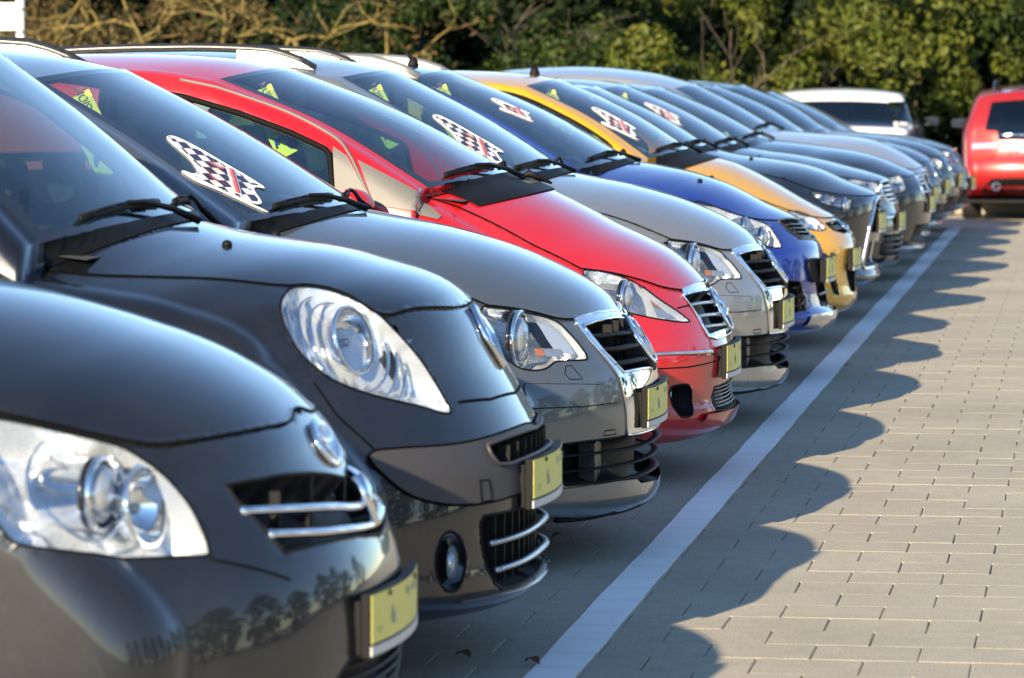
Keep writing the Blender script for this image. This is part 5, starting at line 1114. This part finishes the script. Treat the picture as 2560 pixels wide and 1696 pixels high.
def tree(x, y, h, rad, lm, n_leaf, label, seed, leaf=.10, z0=.3, trunk=None, clumps=70, name='broadleaf_tree', cat='tree', group='trees along the verge'):
    rnd = random.Random(seed); t = thing(name, (x, y, .12), 0, label, cat, group); bm = bmesh.new(); tips = []
    for k in range(3 if z0 < .8 else 1):
        d = Vector((rnd.gauss(0, .22), rnd.gauss(0, .22), 1)).normalized(); branch_set(bm, rnd, Vector((rnd.uniform(-.2, .2), rnd.uniform(-.2, .2), -.1)), d, .02 + .003 * h, h * .40, 2, tips, .4)
    from_bm('trunk', bm, t, trunk or M['bark'])
    C = []
    for _ in range(clumps):
        a = rnd.uniform(0, 6.28); zz = z0 + (h - z0) * rnd.random() ** .9; f = math.sin(math.pi * min(1, max(.12, (zz - z0 * .3) / h)) ** .75) ** .5; rr = rad * f * (rnd.random() ** .45); C.append((Vector((math.cos(a) * rr, math.sin(a) * rr * .8, zz)), rnd.uniform(.22, .50) * (rad / 2.2)))
    V = []; F = []
    for _ in range(n_leaf):
        c0, cr = rnd.choice(C); d = Vector((rnd.gauss(0, 1), rnd.gauss(0, 1), rnd.gauss(0, .8))); p = c0 + d.normalized() * cr * (rnd.random() ** .4) * 1.15; s_ = leaf * rnd.uniform(.6, 1.25)
        n = (d.normalized() + Vector((rnd.gauss(0, .6), rnd.gauss(0, .6), rnd.gauss(.2, .6)))).normalized(); u = n.orthogonal().normalized(); u = (u * math.cos(rnd.uniform(0, 6.28)) + n.cross(u) * math.sin(rnd.uniform(0, 6.28))).normalized(); v = n.cross(u); k = len(V)
        V += [p - u * s_ * .55, p + v * s_ * .28, p + u * s_ * .55, p - v * s_ * .28 + n * s_ * .12]; F += [(k, k + 1, k + 2, k + 3)]
    pyd('crown', V, F, t, lm); return t
def bare_shrub(x, y, h, label, seed, n=5):
    rnd = random.Random(seed); t = thing('bare_shrub', (x, y, .12), 0, label, 'shrub', 'lichen covered shrubs behind the cars'); bm = bmesh.new(); tips = []
    for _ in range(n):
        d = Vector((rnd.gauss(0, .5), rnd.gauss(-.1, .3), 1)).normalized(); branch_set(bm, rnd, Vector((rnd.uniform(-.5, .5), rnd.uniform(-.2, .2), 0)), d, rnd.uniform(.035, .06), h * .62, 3, tips, .95)
    from_bm('branches', bm, t, M['lichen']); V = []; F = []
    for p, L in tips:
        for _ in range(5):
            q = p + Vector((rnd.gauss(0, .16), rnd.gauss(0, .16), rnd.gauss(0, .14))); s_ = .05 * rnd.uniform(.5, 1.3); u = Vector((rnd.gauss(0, 1), rnd.gauss(0, 1), rnd.gauss(0, 1))).normalized(); v = u.orthogonal().normalized(); k = len(V); V += [q - u * s_, q + v * s_ * .5, q + u * s_, q - v * s_ * .5]; F += [(k, k + 1, k + 2, k + 3)]
    pyd('leaves', V, F, t, M['leaf_brown']); return t
def trees():
    # behind: evergreens closing off the horizon, near-black leaves painted as deep shade
    for i, x in enumerate((-21, -17.6, -14.4, -11.2, -8.2, -5.0, -2.0, 1.2, 4.5, 8)):
        tree(x, 56.5 + (i % 2) * 1.6, 3.5 + .35 * (i % 3), 2.9, M['leaf_dark_shade'], 11000, 'dense evergreen tree in the rear screen, leaves coloured as deep shade, number %s from the left' % ('first second third fourth fifth sixth seventh eighth ninth tenth'.split()[i]), 100 + i, .34, -.2, clumps=190, group='dark trees closing off the background')
    tree(-7.6, 50.2, 3.9, 2.3, M['leaf_mid'], 12000, 'mid green tree above the roofs of the blue and yellow cars', 31, .10, .3, clumps=46)
    tree(-10.3, 51.2, 3.5, 1.7, M['leaf_deep'], 7000, 'dark green tree between the lichen shrubs and the mid green tree', 32, .10, .3)
    tree(-3.9, 49.2, 3.9, 2.1, M['leaf_light'], 11000, 'bright yellow green tree above the black and silver cars', 33, .11, .2, clumps=44)
    tree(-2.2, 51.0, 3.5, 1.6, M['leaf_light'], 6500, 'yellow green tree behind the white car roof', 34, .11, .9, clumps=26)
    tree(-.4, 51.6, 3.7, 2.0, M['leaf_mid'], 7500, 'mid green tree behind the gap between white car and red estate', 35, .11, .4, clumps=30)
    tree(1.6, 49.6, 3.5, 1.8, M['leaf_light'], 8000, 'yellow green tree above the roof of the red estate', 36, .11, .6, clumps=30)
    tree(-5.9, 52.6, 3.8, 1.5, M['leaf_deep'], 7000, 'very dark tree in the gap left of the bright yellow green tree', 37, .11, .3)
    for i, (x, y, h) in enumerate(((-13.4, 48.2, 3.3), (-11.9, 48.8, 3.6), (-10.6, 48.0, 3.2))):
        bare_shrub(x, y, h, ('bare shrub with yellow lichen on its branches beside the white sign post', 'twiggy lichen covered shrub, middle one of three above the red roof', 'lichen covered shrub with reddish leaves, nearest to the green trees')[i], 50 + i, 4)
    tree(-13.0, 51.5, 3.3, 1.9, M['leaf_brown'], 5200, 'brownish thicket behind the bare lichen shrubs', 60, .09, .2, name='thicket')
    # trees on the far side of the lane, only seen mirrored in the paint
    for i, y in enumerate((-12, -6, 0, 6, 11.5, 17.5, 23, 29, 35, 41)):
        tree(21 + (i % 3) * 1.5, y, 5.6 + (i * 7 % 5) * .45, 3.4, M['leaf_dark_shade'], 2600, 'dark tree on the far side of the lane, only mirrored in the car noses', 70 + i, .42, -.2, clumps=110, group='trees across the lane')
# ---------------------------------------------------------------- other things
def sign():
    D = 45.; x = -12.73; t = thing('sign_post', (x, 45.5, .1), 0, 'white sign board on a white post at the top left corner', 'sign'); tube('post', [(0, 0, 0), (0, 0, 3.1)], .05, t, M['sign_white'], 14)
    for z in (2.20, 1.93): tube('clamp', [(0, 0, z - .012), (0, 0, z + .012)], .056, t, M['satin'], 14)
    box('board', (-.38, -.03, 2.10), (.66, .03, .30), t, M['sign_white'], .008); box('board_edge', (-.38, -.03, 2.26), (.68, .05, .03), t, M['satin'], .004); lettering('Parkand', .17, (-.38, -.047, 2.08), (1, 0, 0), (0, 0, 1), t, M['ink_grey'], .001)
M['sign_white'] = plain('sign_white_paint', (.74, .74, .72), .45, 0, .05, 20)
def rear_car(x, y, spec_, pm, label, kind):
    root = thing('parked_car', (x, y + spec_['L'], 0), math.pi / 2, label, 'car'); c = Car(spec_, root, .8); L = spec_['L']
    def tail(ps): return [c.bvh.ray_cast(Vector((-L - 1, p[0], p[1])), Vector((1, 0, 0)), 2.5)[0] or Vector((-L, p[0], p[1])) for p in ps]
    fr = (-1, 0, .2)
    if kind == 'estate':
        for sy in (-1, 1):
            P = tail([(sy * .50, .93), (sy * .70, .945), (sy * .765, .90), (sy * .77, .66), (sy * .70, .635), (sy * .54, .65), (sy * .47, .78)]); l = c.sheet('tail_light', c.surf(P), M['red_lens'], off=.012, step=.03, n=fr); c.sheet('reversing_lamp', c.surf(tail([(sy * .50, .815), (sy * .755, .805), (sy * .76, .745), (sy * .49, .755)])), M['bulb_glass'], parent=l, off=.016, step=.03, n=fr)
            q = tail([(sy * .50, .36)])[0]; lathe('exhaust', [(.035, -.12), (.045, -.02), (.045, .05), (.035, .05), (.03, -.02)], q, (-1, 0, 0), root, M['chrome'], 20, False)
        c.line('chrome_trim', tail([(y_, .895) for y_ in np.linspace(-.46, .46, 9)]), .013, M['chrome'], off=.006); c.sheet('bumper_skirt', c.surf(tail([(-.55, .44), (.55, .44), (.66, .30), (-.66, .30)])), M['black'], off=.008, step=.05, n=fr)
        lettering('2.0 D', .075, tail([(.30, .70)])[0] + Vector((-.012, 0, 0)), (0, -1, 0), (0, 0, 1), root, M['chrome'], .001)
        b = box('number_plate', tail([(0, .77)])[0] + Vector((-.012, 0, 0)), (.012, .52, .11), root, M['plate_white'], .003)
    wheels(c); side_windows(c); c.finish(pm); interior(c); mirrors(c, M['black'], glass_m=M['gloss_black']); 
    if kind == 'estate': antenna(c, -L + .95, .50); rails(c, -2.2, -L + .75, .55)
    else:
        pp = [c.bvh.ray_cast(Vector((xx, .0, 2.5)), Vector((0, 0, -1)), 3)[0] for xx in (-2.6,)]; antenna(c, -2.6, 0)
    return c
def others():
    sp = spec(4.5, [(-.12, .2), (-.03, .28), (0, .5), (-.03, .66), (-.1, .76)], [(-.3, .84), (-.7, .93), (-1.15, .98)], [(-1.55, 1.22), (-1.95, 1.38)], [(-2.3, 1.41), (-2.9, 1.425), (-3.6, 1.40), (-4.10, 1.355)], [(-4.26, 1.17), (-4.37, .99), (-4.41, .85), (-4.44, .70), (-4.49, .60), (-4.5, .50), (-4.47, .38), (-4.3, .28)], zb=.93, tail=(-.10, .02, .10), rear=(-.05, .05, .08), W0=.885)
    rear_car(-.49, 40.75, sp, paint('estate_red_paint', (.30, .010, .010), .1, .1), 'red estate car seen from behind at the right picture edge', 'estate')
    sp = spec(4.5, [(-.12, .2), (-.03, .28), (0, .5), (-.03, .66), (-.1, .76)], [(-.3, .84), (-.7, .93), (-1.15, .98)], [(-1.55, 1.20), (-1.95, 1.34)], [(-2.3, 1.365), (-2.9, 1.37), (-3.25, 1.345), (-3.42, 1.30)], [(-3.70, 1.13), (-3.98, .985), (-4.30, .965), (-4.42, .94), (-4.47, .80), (-4.5, .5), (-4.45, .3)], zb=.93, W0=.88, rear=(-.04, .03, .07))
    rear_car(-2.82, 42.2, sp, paint('white_paint', (.78, .78, .77), .0, .03), 'white car seen from behind, beyond the far end of the row', 'saloon')
    # brown leaves blown onto the stones
    random.seed(2)
    for i, (x, y, l) in enumerate(((-1.425, 9.93, 'curled brown leaf beside the white line, nearest the camera'), (-1.62, 10.02, 'thin dry leaf under the front of the near black car'), (-1.25, 20.3, 'small dark leaf on the right edge of the white line'), (-1.73, 12.65, 'brown leaf in the shadow under the mid grey car'))):
        bm = bmesh.new(); n = 7; A = []; B = []
        for k in range(n):
            f = k / (n - 1); w = .014 * math.sin(math.pi * f) ** .8 + .001; A.append(bm.verts.new((f * .05 - .025, w, .006 + .010 * math.sin(f * 3) + w * .5))); B.append(bm.verts.new((f * .05 - .025, -w, .006 + .008 * math.sin(f * 3 + .4) + w * .4)))
        for k in range(n - 1): bm.faces.new((A[k], A[k + 1], B[k + 1], B[k]))
        bmesh.ops.solidify(bm, geom=bm.faces[:], thickness=.0008); o = from_bm('fallen_leaf', bm, None, M['dry_leaf']); o.location = (x, y, 0); o.rotation_euler = (0, 0, random.uniform(0, 6)); tag(o, l, 'leaf', 'fallen leaves')
M['dry_leaf'] = plain('dry_leaf', (.20, .085, .03), .8, 0, .35, 60)
ground(); line(); verge(); trees(); build_row(); others(); sign()
